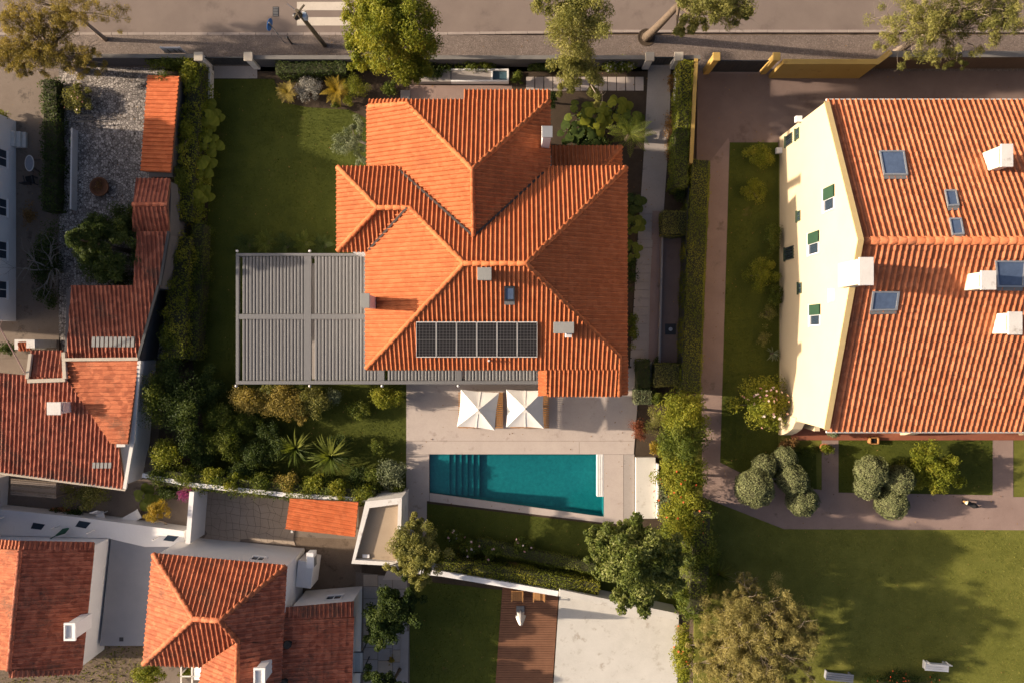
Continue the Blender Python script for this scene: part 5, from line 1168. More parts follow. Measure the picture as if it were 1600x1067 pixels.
Lk = [(0,1),(1,2),(2,3),(3,4),(4,5),(5,6),(0,7),(7,8),(8,9),(9,10),(2,11),(11,12),(12,13),(13,14),(2,15),(15,16),(16,17),(17,18),(7,19),(19,20),(20,21),(21,22),(22,23),(7,24),(24,25),(25,26),(26,27),(27,28),(4,29),(29,30),(4,31),(31,32)]
dz = R(-22); body = skin_mesh('body', J, Lk, MATS['dog_coat'], de, dl, dz)
eb = MB()
for s in (-1,1): eb.lathe((-0.50,0.05*s,0.755), [(0.0,-0.014),(0.014,0.0),(0.0,0.014)], 8)
eb.lathe((-0.655,0,0.685), [(0.0,-0.02),(0.022,0.0),(0.0,0.02)], 8)
o = eb.build('eyes_and_nose', SOOT, body)
POT = surf('terracotta_pot', [(0.3,(0.40,0.14,0.06)), (0.7,(0.50,0.19,0.09))], 3, 20, 0.8, 0.2, 0.005)
def pot(name, lab, gx, gy, r_, h, leaf=None, mat=None, n=0, cat='flower pot'):
    e = empty(name, G(gx,gy,0), lab, cat); MB().lathe(G(gx,gy,0.01), [(0.0,0.0),(r_*0.7,0.0),(r_,h*0.85),(r_*1.1,h*0.85),(r_*1.1,h),(r_*0.92,h),(r_*0.9,h*0.86),(0.0,h*0.84)], 18).build('pot', mat or POT, e, False)
    if leaf:
        C = np.array([tuple(G(gx,gy,h+r_*0.7))]); C = C + rng.normal(size=(7,3))*r_*0.5; V, rn2 = clump_leaves(C, np.full((7,3), r_*0.9), n, 0.07, 0.14, 0.5); np_mesh('foliage', V, 4, LF[leaf], rn2, e)
    return e
pot('potted_plant', 'terracotta pot with yellow-green plant on the path to the yellow house', 1284, 698, 0.26, 0.42, 'bright', None, 900, 'potted plant')
bx = empty('wooden_crate', G(1362,686,0), 'small open wooden crate on the grass beside the red veranda floor', 'crate')
c = G(1362,687)
for sx_, sy_, lx, ly in ((-1,0,0.05,0.42),(1,0,0.05,0.42),(0,-1,0.55,0.05),(0,1,0.55,0.05)): MB().box((c.x+sx_*0.25,c.y+sy_*0.19,0.2), (lx,ly if sx_ else 0.05,0.38)).build('side', TEAK, bx)
for k in range(3): MB().box((c.x-0.16+k*0.16,c.y,0.05), (0.12,0.34,0.03)).build('bottom_board', TEAK, bx)
MB().lathe((c.x,c.y,0.07), [(0.0,0.0),(0.12,0.0),(0.12,0.22),(0.0,0.22)], 12).build('lantern', SOOT, bx)
def bench(lab, px, py, L, rz, mat, back=True):
    g = gp(px,py,0.45); c = G(*g); e = empty('garden_bench', c, lab, 'bench'); M = Matrix.Translation(c) @ Matrix.Rotation(rz,4,'Z')
    def bb(name, ctr, d): o = MB().box(ctr, d).build(name, mat, e); o.matrix_basis = M; return o
    for k in range(4): bb('seat_slat', (0,-0.18+k*0.13,0.45), (L,0.11,0.04))
    if back:
        for k in range(2): bb('back_slat', (0,0.30,0.62+k*0.16), (L,0.035,0.12))
    for s in (-1,1): bb('leg', (s*(L/2-0.12),0.0,0.21), (0.08,0.48,0.42))
    if back:
        for s in (-1,1): bb('back_post', (s*(L/2-0.12),0.33,0.6), (0.06,0.03,0.55))
bench('white slatted bench with low back on the shaded lawn at the bottom right', 1464, 1042, 1.45, R(-4), WHITE)
bench('grey weathered backless bench beside the brown tree at the bottom', 1312, 1058, 1.7, R(-6), GREYW, False)

# ------------------------------------------------------------------ wooden deck furniture
def deck_chair(px, lab):
    g = G(*gp(px,930,0.5)); e = empty('deck_chair', Vector((g.x,g.y,0.09)), lab, 'chair', 'wooden chairs on the deck')
    for k in range(6): MB().box((g.x-0.28+k*0.112,g.y,0.50), (0.10,0.62,0.03)).build('seat_slat', TEAK, e)
    for k in range(6): MB().box((g.x-0.28+k*0.112,g.y+0.38,0.78), (0.10,0.03,0.55), 0, Matrix.Rotation(R(-14),3,'X')).build('back_slat', TEAK, e)
    for s in (-1,1):
        MB().box((g.x+s*0.34,g.y+0.02,0.70), (0.07,0.7,0.03)).build('armrest', TEAK, e)
        for t in (-0.28,0.3): MB().box((g.x+s*0.34,g.y+t,0.39), (0.06,0.06,0.6)).build('leg', TEAK, e)
deck_chair(808, 'teak armchair on the deck, nearer the lawn'); deck_chair(842, 'teak armchair on the deck, nearer the pale slab')
fp_ = empty('folded_parasol', G(813,950,0.09), 'closed white parasol standing on the wooden deck', 'parasol'); c = G(813,951,0.09)
vs = []; fsx = []
for k, (r_, z) in enumerate(((0.03,2.5),(0.10,2.3),(0.16,1.9),(0.22,1.4),(0.26,1.0),(0.19,0.95))):
    for s in range(16): a = 2*math.pi*s/16; rr = r_*(1+0.28*math.cos(a*8)); vs.append(c+Vector((rr*math.cos(a),rr*math.sin(a),z)))
for k in range(5): fsx += [(k*16+s,k*16+(s+1)%16,(k+1)*16+(s+1)%16,(k+1)*16+s)[::-1] for s in range(16)]
mesh('furled_canopy', vs, fsx, CANV, fp_, True); MB().tube([c, c+Vector((0,0,2.6))], 0.025, 8).build('pole', PALEM, fp_); MB().box(c+Vector((0,0,0.04)), (0.5,0.5,0.07)).build('base_plate', GREYM, fp_)

# ------------------------------------------------------------------ courtyard and yard clutter on the left
aw = empty('slatted_awning', G(70,755,0), 'brown wooden slatted awning below the cottage eave', 'awning')
for k in range(9):
    a, b = P(17,748+k*2.9,2.0), P(88,754+k*2.9,2.0); d = b-a; MB().box((a+b)/2, (d.length,0.085,0.03), math.atan2(d.y,d.x)).build('slat', PAVE if k % 3 else BARK, aw)
for x, y in ((22,770),(86,776)): p = P(x,y,1.9); MB().box((p.x,p.y,0.97), (0.09,0.09,1.95)).build('post', BARK, aw)
ch = empty('garden_chair', G(165,806,0), 'white plastic chair tipped against the courtyard wall', 'chair'); c = G(163,803)
MB().box((c.x,c.y,0.42), (0.48,0.5,0.05), 0.3).build('seat', WHITE, ch); MB().box((c.x-0.08,c.y+0.28,0.72), (0.48,0.05,0.65), 0.3, Matrix.Rotation(R(-20),3,'X')).build('backrest', WHITE, ch)
for s in (-1,1):
    for t in (-1,1): MB().box((c.x+s*0.2,c.y+t*0.2,0.2), (0.05,0.05,0.42), 0.3).build('leg', WHITE, ch)
lo = empty('sun_lounger', G(212,806,0), 'white sun lounger with curved back in the courtyard', 'lounger'); c = G(211,806); M3 = Matrix.Rotation(0.5,3,'Z')
pr = [(-0.75,0.30),(-0.2,0.30),(0.25,0.34),(0.55,0.55),(0.8,0.85)]
vs = [c + M3 @ Vector((x,s*0.29,z)) for x, z in pr for s in (-1,1)]; vs += [v-Vector((0,0,0.05)) for v in vs]
mesh('lounger_shell', vs, [(2*i,2*i+2,2*i+3,2*i+1) for i in range(4)] + [(10+2*i,11+2*i,13+2*i,12+2*i) for i in range(4)] + [(0,10,12,2)] , WHITE, lo)
for x in (-0.6,0.3):
    for s in (-1,1): q = c + M3 @ Vector((x,s*0.24,0.14)); MB().box(q, (0.05,0.05,0.3), 0.5).build('leg', WHITE, lo)
gpz = empty('folded_parasol', G(118,826,1.1), 'dark green folded parasol lying on the white terrace block', 'parasol')
a, b = P(70,846,1.35), P(107,825,1.6)
MB().tube([a, a.lerp(b,0.45), a.lerp(b,0.5), a.lerp(b,0.8), b], [0.03,0.03,0.06,0.17,0.05], 8).build('furled_canopy', flat('parasol_green',(0.02,0.075,0.05),0.8), gpz, True)
MB().tube([a-(b-a)*0.12, a], 0.022, 6).build('pole', PALEM, gpz)
for i, (x, y, r_) in enumerate(((72,802,0.2),(82,801,0.18),(91,804,0.2))):
    pot('potted_plant', ('left', 'middle', 'right')[i] + ' of three dark-leaved potted plants by the courtyard wall', x+16, y-6, r_, 0.35, 'dark', None, 120, 'potted plant')
tb = empty('oval_table', G(46,252,0), 'oval grey-topped garden table beside the white house wall', 'table'); c = G(58,260)
ov = lambda r1, r2, z: [c+Vector((r1*math.cos(2*math.pi*k/24), r2*math.sin(2*math.pi*k/24), z)) for k in range(24)]
mesh('table_top', ov(0.25,0.46,0.74)+ov(0.25,0.46,0.70), [tuple(range(24)), tuple(range(24,48))[::-1]]+[(k,24+k,24+(k+1)%24,(k+1)%24) for k in range(24)], GREYW, tb)
mesh('rim', ov(0.28,0.5,0.755)+ov(0.24,0.45,0.755)+ov(0.28,0.5,0.70), [(k,(k+1)%24,24+(k+1)%24,24+k) for k in range(24)]+[(k,48+k,48+(k+1)%24,(k+1)%24) for k in range(24)], WORN, tb)
for s in (-1,1):
    for t in (-1,1): MB().tube([c+Vector((s*0.1,t*0.2,0.7)), c+Vector((s*0.2,t*0.38,0.0))], 0.02, 6).build('leg', DARKM, tb)
cy = empty('garden_chair', G(50,282,0), 'black garden chair just below the oval grey table', 'chair'); c = G(54,284)
MB().box((c.x,c.y,0.44), (0.5,0.5,0.05), 0.2).build('seat', SOOT, cy); MB().box((c.x-0.05,c.y-0.26,0.75), (0.5,0.05,0.6), 0.2).build('backrest', DARKM, cy)
for s in (-1,1):
    for t in (-1,1): MB().box((c.x+s*0.21,c.y+t*0.21,0.21), (0.045,0.045,0.44), 0.2).build('leg', DARKM, cy)
    MB().box((c.x+s*0.25,c.y,0.62), (0.05,0.46,0.04), 0.2).build('armrest', DARKM, cy)
pot('flower_pot', 'empty round terracotta pot in the dark hedge at the left', 88, 212, 0.22, 0.4)
TEALP = flat('teal_glaze', (0.03, 0.22, 0.20), 0.3)
pot('flower_pot', 'larger teal glazed pot beside the bare tree', 122, 382, 0.28, 0.42, None, TEALP); pot('flower_pot', 'small pale teal pot just below the larger teal pot', 127, 395, 0.17, 0.3, None, flat('teal_pale', (0.16,0.33,0.31), 0.4))
wb_ = empty('watering_can', G(116,222,0), 'small green watering can at the left side of the cobbled yard', 'watering can'); c = G(117,223)
MB().lathe(c, [(0.0,0.0),(0.15,0.0),(0.14,0.34),(0.06,0.38),(0.0,0.38)], 14).build('body', flat('can_green',(0.02,0.16,0.06),0.5), wb_)
MB().tube([c+Vector((0.05,-0.1,0.1)), c+Vector((0.1,-0.35,0.4))], [0.035,0.02], 7).build('spout', flat('can_green2',(0.02,0.16,0.06),0.5), wb_)
MB().tube([c+Vector((0,0.13,0.3)), c+Vector((0,0.22,0.42)), c+Vector((0,0.05,0.5)), c+Vector((0,-0.05,0.38))], 0.015, 6).build('handle', flat('can_green3',(0.5,0.5,0.42),0.5), wb_)
fpit = empty('round_planter', G(160,294,0), 'round rusty planter bowl in the middle of the cobbled yard', 'planter')
RUST = surf('rust', [(0.3,(0.10,0.045,0.025)), (0.7,(0.20,0.09,0.045))], 4, 20, 0.9, 0.3, 0.005)
MB().lathe(G(160,294,0), [(0.42,0.0),(0.55,0.32),(0.60,0.34),(0.60,0.38),(0.52,0.38),(0.45,0.22),(0.0,0.20)], 24).build('bowl', RUST, fpit, True)
V, r2_ = clump_leaves(np.array([tuple(G(160,292,0.3))])+rng.normal(size=(8,3))*np.array([.18,.18,.03]), np.full((8,3),0.2), 260, 0.05, 0.12, 0.4); np_mesh('foliage', V, 4, LF['brown'], r2_, fpit)
hp = empty('yard_trestle', G(150,185,0), 'thin metal trestle frame standing on the sunlit cobbles', 'trestle')
for k in range(2): MB().tube([G(120+k*2,186+k*9,0.5), G(152+k*2,184+k*9,0.5)], 0.022, 6).build('rail', DARKM, hp)
for x in (122,150):
    for y in (186,195): MB().tube([G(x,y,0.5), G(x,y,0.0)], 0.02, 6).build('leg', DARKM, hp)
am = empty('antenna_mast', G(85,585,0), 'slanting pinkish antenna mast rising from the cottage roof', 'antenna')
a = P(42,588,2.95); b = P(-1,511,5.2); PK = flat('mast_pink', (0.45,0.30,0.25), 0.6)
MB().tube([a,b], [0.035,0.03], 8).build('mast', PK, am)
for k, (x, y, z) in enumerate(((-0.3,0.35,0.3),(0.35,0.4,0.25),(0.0,0.55,0.0))): MB().tube([b, b+Vector((x,y,z))], 0.015, 5).build('antenna_rod', PK, am)
ac = empty('air_conditioner', G(487,868,1.7), 'white air conditioner unit on the annex beside the dirt yard', 'air conditioner'); p = P(487,873,2.05)
bevel(MB().box((p.x,p.y,2.06), (0.42,0.95,0.66)).build('casing', WHITE, ac), 0.02); MB().box((p.x+0.225,p.y-0.1,2.06), (0.02,0.55,0.5)).build('fan_grille', GREYM, ac)
for s in (-1,1): MB().box((p.x,p.y+s*0.35,1.71), (0.42,0.06,0.05)).build('foot', DARKM, ac)
fr2 = empty('glazed_lean_to', G(563,1030,0), 'pale glazed lean-to frame beside the lower red roof', 'lean-to')
for y in (1018,1050): MB().box(P(556,y,2.2), (0.95,0.05,0.06)).build('crossbar', DARKM, fr2)
for x in (546,554,564): MB().box(P(x,1036,2.2), (0.04,1.3,0.06)).build('bar', WORN, fr2)
MB().box(P(555.5,1035,2.17), (0.85,1.2,0.02)).build('pane', flat('milky_pane',(0.42,0.42,0.40),0.3), fr2)
for y in (1018,1050): q = P(566,y,2.2); MB().box((q.x,q.y,1.08), (0.06,0.06,2.16)).build('post', DARKM, fr2)
fr3 = empty('greenhouse_frame', G(330,1040,0), 'white greenhouse frame with pane beside the yellow-green bush at the bottom left', 'greenhouse')
for x in (283,300,316): MB().box(P(x,1052,1.2), (0.07,1.2,0.07)).build('bar', WORN, fr3)
MB().box(P(300,1056,1.2), (1.35,0.07,0.07)).build('crossbar', WORN, fr3); MB().box(P(309,1050,1.18), (0.5,0.9,0.02)).build('pane', WHITE, fr3)
for x in (283,316): q = P(x,1052,1.2); MB().box((q.x,q.y,0.58), (0.06,0.06,1.16)).build('post', WORN, fr3)
# ------------------------------------------------------------------ street and garden trees
tree('street_tree', 'dense bright green feathery tree overhanging the street wall above the orange roof', (640,118), [(620,55,6.2,80,70,2.8),(600,20,7,60,45,1.8),(640,100,5,50,32,1.6),(575,75,5.5,42,35,1.6)], 'bright', 62000, (0.10,0.22), 0.34, 0.2, None, 230, (0.15,0.28), 18, up=0.3, droop=0.35, twigs=10, twig_mat=BARK)
tree('street_tree', 'tall olive-green drooping tree between the street and the paved planks', (893,128), [(905,50,7.5,58,58,2.6),(900,110,6,42,36,1.8),(925,150,5,18,20,1.2),(880,10,8,50,35,1.5),(880,135,5,18,20,0.9)], 'olive', 40000, (0.09,0.20), 0.28, 0.16, BARK_PALE, 150, (0.15,0.30), 14, droop=0.9, twigs=16)
tree('street_tree', 'street tree leaning right with mottled trunk and olive crown at the top edge', (1010,59), [(1115,5,6.6,68,40,1.8),(1075,40,5.8,35,20,1.0),(1150,25,6.2,30,22,1.0)], 'olive', 24000, (0.09,0.20), 0.3, 0.24, BARK, 100, (0.16,0.30), 12, droop=0.7, twigs=12, lean=(1060,8,5.0))
tree('street_tree', 'wide sparse olive tree at the top right above the ochre wall', (1400,82), [(1440,40,6.4,75,62,2.2),(1525,30,6.4,80,60,2.2),(1490,92,5.0,35,20,1.0)], 'olive', 42000, (0.09,0.20), 0.2, 0.2, BARK_PALE, 270, (0.09,0.19), 16, droop=0.5, twigs=100)
tree('street_tree', 'half-bare yellowing tree with pale twigs at the top left corner', (128,112), [(60,85,3.3,85,38,1.0),(130,98,3.0,45,26,0.9),(60,35,3.6,85,32,1.0),(20,100,3.0,45,26,0.9)], 'tawny', 46000, (0.10,0.22), 0.16, 0.2, BARK_PALE, 330, (0.11,0.22), 14, droop=0.8, twigs=130)
tree('street_tree', 'thin pale bare branches reaching over the road beside the yellowing tree', (165,62), [(130,15,4.2,75,38,1.0),(60,-15,4.0,100,30,1.0)], 'tawny', 15000, (0.09,0.18), 0.16, 0.12, BARK_PALE, 150, (0.1,0.2), 8, twigs=34)
# dark conifer that throws the pointed shadow over the pergola
def conifer(name, label, base, h, rad, leaf, n):
    b = G(base[0], base[1], 0); e = empty(name, b, label, 'tree'); K = 260; t = rng.random(K)**1.25; az = rng.random(K)*6.283
    rr = rad*(1-t)**0.8*(0.45+0.6*rng.random(K)); C = np.stack([b.x+rr*np.cos(az), b.y+rr*np.sin(az), 0.5+t*(h-0.7)], 1)
    Rr = (0.42*(1-t)+0.14)[:, None]*np.array([1,1,0.8]); V, rn2 = clump_leaves(C, Rr, n, 0.10, 0.22, 0.3, 0.3, droop=0.5); np_mesh('crown', V, 4, LF[leaf], rn2, e)
    MB().tube([b-Vector((0,0,0.1)), b+Vector((0,0,h*0.93))], [0.17,0.03], 8).build('trunk', BARK, e)
conifer('conifer', 'dark green cone-shaped conifer beside the lean-to in the cobbled yard', (214,396), 7.3, 2.9, 'dark', 56000)
# bare tree
bt = empty('bare_tree', G(95,425,0), 'leafless tree with grey branches beside the white house wall', 'tree'); mb = MB(); bb_ = G(98,425)
mb.tube([bb_-Vector((0,0,0.1)), bb_+Vector((-0.1,0.05,0.9))], [0.13,0.1], 8)
for k in range(9):
    a = k*0.75; branch(mb, bb_+Vector((-0.1,0.05,0.8)), (math.cos(a)*0.9,math.sin(a)*1.2,0.75), 1.5, 0.055, 3, 0.6, 5)
mb.build('branches', BARK_GREY, bt)
tree('olive_tree', 'small silvery olive tree against the left wing of the orange-roofed house', (572,225), [(545,225,3.2,26,30,1.2),(568,250,2.6,16,16,0.9),(560,200,2.6,18,18,0.8)], 'silver', 7500, (0.08,0.16), 0.28, 0.09, BARK_GREY, 40, (0.18,0.34), 8)
tree('garden_tree', 'olive-yellow small-leaved tree over the flat-roofed building', (668,838), [(640,845,3.5,42,36,1.2),(665,870,3.3,38,30,1.1),(655,905,2.8,24,20,0.9),(625,880,3.0,28,24,0.9),(650,815,3.2,18,16,0.8)], 'olive', 34000, (0.07,0.15), 0.5, 0.14, BARK, 130, (0.18,0.32), 14)
tree('garden_tree', 'dark green bushy tree beside the low white wing with red roof', (622,935), [(610,955,2.5,52,44,1.2),(590,985,2.2,32,30,1.0),(635,930,2.3,28,24,0.9)], 'dark', 26000, (0.09,0.18), 0.55, 0.13, BARK, 110, (0.17,0.32), 12)
tree('garden_tree', 'dark green bushy tree cut by the bottom edge below the walkway', (625,1045), [(595,1062,2.6,36,24,1.0),(635,1075,2.6,28,20,1.0)], 'dark', 9000, (0.09,0.18), 0.55, 0.1, BARK, 40, (0.16,0.3), 8)
tree('magnolia_tree', 'large glossy-leaved tree at the lower right corner of the pool garden', (985,855), [(985,870,5.8,64,58,2.1),(940,850,5.0,34,32,1.4),(1042,880,5.6,42,48,1.8),(990,935,4.6,48,24,1.3),(985,820,4.8,32,20,1.1)], 'glossy', 46000, (0.10,0.21), 0.5, 0.2, BARK, 200, (0.15,0.29), 14, up=0.5)
tree('tamarisk_tree', 'big tawny feathery tree with pinkish branches at the bottom right', (1150,965), [(1180,990,3.8,96,80,1.9),(1120,1020,3.4,45,45,1.4),(1240,1000,3.4,45,50,1.4),(1180,1060,3.6,85,35,1.6),(1160,925,3.0,35,30,1.1)], 'sage', 110000, (0.14,0.32), 0.10, 0.2, BARK_PALE, 760, (0.08,0.16), 18, droop=-0.9, twigs=130, up=0.1)
# ------------------------------------------------------------------ topiary clouds
def ball_leaves(c, r, n, leaf, parent, name='ball'):
    d = unit(rng.normal(size=(n,3))); wob = 1+0.05*np.sin(d[:,0]*9+c[0])+0.05*np.sin(d[:,1]*8+d[:,2]*7)
    p = np.array(c) + d*(r*wob + rng.normal(size=n)*0.03)[:,None]; nr = unit(d*0.9+rng.normal(size=(n,3))*0.5)
    o = np_mesh(name, leaf_quads(p, nr, rng.uniform(0.06,0.12,n), 0.45), 4, LF[leaf], 0.55*rng.random(n)+0.22+0.12*np.sin(d[:,0]*6+d[:,1]*5), parent)
    return o
COREM = TWIG_FILL
def topiary(label, base, balls):
    b = G(*base); e = empty('topiary_olive', b, label, 'topiary', 'cloud-pruned topiary trees'); mb = MB()
    for (px, py, r_, z) in balls:
        c = P(px, py, z); rr = r_*S*(1-z/HC); o = ball_leaves(c, rr, int(6500*rr*rr)+700, 'topiary', e)
        MB().lathe(c, [(0.0,-rr*0.93)]+[(rr*0.93*math.sin(math.pi*k/10), -rr*0.93*math.cos(math.pi*k/10)) for k in range(1,10)]+[(0.0,rr*0.93)], 16).build('inner_filler', COREM, o)  # solid filler ball inside the leaves, keeps light from passing through
        mid = b.lerp(c,0.5); mid.z = 0.5; mb.tube([b+Vector((0,0,-0.05)), mid, c], [0.09,0.06,0.04], 6)
    mb.build('trunk', BARK_GREY, e)
topiary('cloud-pruned tree of five grey-green balls left of the paved entrance path', (1200,748), [(1179,762,29,1.7),(1194,728,18,1.2),(1226,717,19,1.0),(1239,750,23,1.5),(1253,781,24,1.2)])
topiary('cloud-pruned tree of four grey-green balls right of the paved entrance path', (1372,752), [(1362,736,24,1.6),(1355,760,19,1.2),(1405,749,22,1.4),(1393,786,24,1.0)])
# ------------------------------------------------------------------ right garden shrubs
shrub('flowering_bush', 'rounded bush dotted with pale pink flowers beside the yellow gable wall', 1190, 632, 46, 56, 2.6, 'bright', 13000, (0.08,0.17), 0.5, 40, flowers=('pink', 60, 0.17))
shrub('golden_bush', 'loose golden-green bush on the lawn in front of the yellow house', 1458, 733, 54, 48, 1.9, 'bright', 13000, (0.09,0.19), 0.32, 80, fr=(0.16,0.3), up=0.3)
shrub('low_shrub', 'low green shrub at the driveway corner of the yellow house', 1184, 246, 34, 24, 1.2, 'bright', 4600, (0.06,0.12))
shrub('clipped_dome', 'low clipped round dome on the shaded side lawn', 1176, 298, 22, 22, 1.0, 'bright', 3600, (0.05,0.09))
shrub('clipped_dome', 'large clipped dome against the yellow wall halfway down', 1193, 430, 30, 36, 1.5, 'bright', 6000, (0.05,0.1))
shrub('low_shrub', 'small olive shrub below the large clipped dome', 1200, 494, 15, 20, 0.9, 'olive', 1200, (0.05,0.1)); shrub('low_shrub', 'smallest olive shrub in the bed beside the yellow wall', 1192, 528, 13, 15, 0.8, 'olive', 900, (0.05,0.1))
rosette('grey_yucca', 'grey spiky plant in the bed at the foot of the yellow wall', 1207, 552, 34, 0.6, 0.06, 'silver', 0.25)
shrub('low_shrub', 'ragged brownish shrub between flower bush and topiary', 1228, 695, 26, 14, 0.6, 'brown', 1500, (0.06,0.12)); shrub('low_shrub', 'flat green clipped shrub left of the entrance path', 1262, 704, 22, 12, 0.5, 'green', 1800, (0.05,0.09))
shrub('climbing_plant', 'grey-green climber hanging below the corner of the salmon roof', 1300, 676, 14, 9, 1.4, 'silver', 700, (0.08,0.16))
shrub('flower_bed', 'bed of small red-orange flowers along the bottom edge', 1390, 1062, 75, 12, 0.5, 'dark', 4000, (0.06,0.12), flowers=('orange', 45, 0.10))
rosette('yucca', 'round spiky yucca rosette beside the tall hedge', 1122, 896, 70, 0.95, 0.055, 'green', 1.2, (-0.3,1.3), 0.3, fan=1)
rosette('yucca', 'darker smaller yucca just above the round spiky one', 1112, 864, 50, 0.75, 0.05, 'green', 1.0, (-0.2,1.2), 0.4, fan=1)
# ------------------------------------------------------------------ boundary hedges on the right
hedge('clipped_hedge', 'long flat-topped green hedge running beside the pink garden path', [(1095,250),(1092,330),(1086,450),(1081,612)], 1.15, 1.7, 'bright', (0.05,0.10), 330)
hedge('ivy_hedge', 'bright ivy hedge on the ochre side wall, sunlit upper part', [(1074,96),(1068,200)], 0.8, 1.9, 'bright', (0.07,0.14), 300)  # one ivy hedge in two leaf colours: sunlight put into this brighter part
hedge('ivy_hedge', 'dark ivy hedge on the ochre side wall, shaded lower part', [(1067,201),(1064,292)], 0.85, 1.85, 'green', (0.07,0.14), 300)  # shade put into the colour: darker leaves than on the upper part
for (x, y, rx, ry, h, lf, lab) in ((1070,640,38,44,2.9,'bright','bright yellow-green bush at the top of the tall boundary hedge'), (1064,690,42,44,3.0,'green','green bush in the boundary hedge opposite the parasols'),
        (1068,745,42,46,3.0,'bright','yellow-green bush in the boundary hedge beside the bench slab'), (1070,802,40,46,3.4,'bright','yellow-green bush in the boundary hedge just above the glossy tree'), (1088,862,30,46,3.6,'green','green bush in the boundary hedge right of the glossy tree'),
        (1078,935,24,45,3.0,'green','dark green bush in the boundary hedge above the pale slab corner'), (1068,1020,18,55,2.0,'bright','narrow bright hedge bush along the right side of the pale slab')):
    shrub('hedge_bush', lab, x, y, rx, ry, h, lf, int(rx*ry*7.5), (0.07,0.16), 0.5, 60, flowers=('orange', 14, 0.12) if lf == 'bright' and y > 700 else None, group='bushes of the right boundary hedge')
shrub('rose_bush', 'grey-green rose bush with a few red flowers behind the bench slab', 1035, 790, 14, 40, 1.5, 'silver', 1700, (0.06,0.13), flowers=('orange', 12, 0.16))
shrub('round_bush', 'grey-olive feathery bush at the right end of the parasol terrace', 1025, 655, 24, 30, 1.6, 'olive', 3600, (0.05,0.12), 0.25)
shrub('red_bush', 'reddish-brown bush at the edge of the pool terrace', 996, 670, 13, 30, 1.3, 'red', 2200, (0.06,0.12), 0.35); shrub('red_bush', 'small orange-brown bush above the bench slab', 1021, 698, 9, 15, 0.9, 'yellow', 700, (0.06,0.12))
def cube_shrub(label, px, py, sx, sy, h, leaf):
    k = S*(1-h/HC); a = (px-sx/2, py); b_ = (px+sx/2, py); return hedge('clipped_cube', label, [a, b_], sy*k, h, leaf, (0.05,0.10), 420, cat='shrub', group='clipped cube shrubs', rag=0.05)
cube_shrub('clipped cube shrub at the top of the sunken basin', 1055, 348, 38, 37, 1.2, 'olive'); cube_shrub('clipped cube shrub below the sunken basin', 1043, 586, 38, 36, 1.2, 'olive')
cube_shrub('dark clipped block shrub left of the lower cube', 1006, 585, 20, 46, 1.0, 'dark'); cube_shrub('pale green clipped block beside the terrace corner', 1005, 620, 26, 22, 1.0, 'silver')
shrub('low_shrub', 'dark shrub between the two lower clipped blocks', 1024, 572, 9, 20, 0.8, 'dark', 900, (0.06,0.12)); shrub('round_bush', 'green round bush right of the pale clipped block', 1027, 622, 14, 15, 1.2, 'green', 1500, (0.06,0.12))
# planting along the east wall of the house
for i, (x, y, lf, lab) in enumerate(((990,318,'dark','big-leaved plant at the top of the bed along the house'), (990,350,'green','big-leaved plant halfway down the bed along the house'), (987,392,'green','big-leaved plant at the foot of the bed along the house'))):
    big_leaf_plant('elephant_ear', lab, x, y, 9, 0.45, 0.5, lf, 0.9, group='big-leaved plants along the house wall')
for (y, h, lab) in ((330,0.7,'upper dark shrub squeezed under the right eave'), (430,0.7,'middle dark shrub squeezed under the right eave'), (510,0.8,'lowest green shrub squeezed under the right eave')):
    shrub('low_shrub', lab, 988, y, 9, 36, h, 'dark' if y < 500 else 'green', 1500, (0.07,0.14))
# ------------------------------------------------------------------ north-east bed
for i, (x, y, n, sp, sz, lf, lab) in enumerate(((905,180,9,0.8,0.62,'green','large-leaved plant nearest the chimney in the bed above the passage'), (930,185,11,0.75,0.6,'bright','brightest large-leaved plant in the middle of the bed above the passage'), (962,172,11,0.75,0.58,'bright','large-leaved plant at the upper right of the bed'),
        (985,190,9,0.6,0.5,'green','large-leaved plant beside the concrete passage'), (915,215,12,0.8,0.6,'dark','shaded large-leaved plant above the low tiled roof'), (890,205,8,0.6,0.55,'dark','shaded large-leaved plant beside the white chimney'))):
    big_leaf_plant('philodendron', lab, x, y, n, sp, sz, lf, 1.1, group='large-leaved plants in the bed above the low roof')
palm_fronds('palm', 'small feather palm beside the passage and low tiled roof', 985, 208, 15, 1.5, 'green', 1.4)
shrub('low_shrub', 'dark ground shrub under the large-leaved plants', 930, 222, 55, 14, 0.5, 'dark', 2600, (0.08,0.16)); shrub('low_shrub', 'dark shrub against the upper corner of the orange roof', 862, 155, 10, 20, 1.2, 'dark', 1300, (0.07,0.14))
shrub('white_flower_bush', 'dark bush with small white flowers along the street wall', 968, 102, 38, 12, 1.1, 'green', 3200, (0.07,0.14), flowers=('grey', 60, 0.12))
shrub('low_shrub', 'leafy low planting along the wall behind the water trough', 745, 102, 55, 7, 0.8, 'green', 2200, (0.07,0.14)); shrub('low_shrub', 'leafy low planting along the wall above the paved planks', 850, 104, 40, 7, 0.8, 'dark', 1800, (0.07,0.14))
shrub('low_shrub', 'green shrub between water trough and planks', 808, 122, 9, 16, 0.9, 'green', 900, (0.07,0.14)); shrub('low_shrub', 'dark brown creeper on the planter wall by the passage gate', 1047, 130, 6, 16, 0.5, 'brown', 500, (0.06,0.12))
shrub('ground_cover', 'reddish brown planting strip beside the passage', 1046, 215, 7, 62, 0.35, 'brown', 1600, (0.06,0.12)); shrub('low_shrub', 'dark shrub between passage and clipped cube', 1062, 300, 12, 26, 1.0, 'dark', 1500, (0.07,0.14))
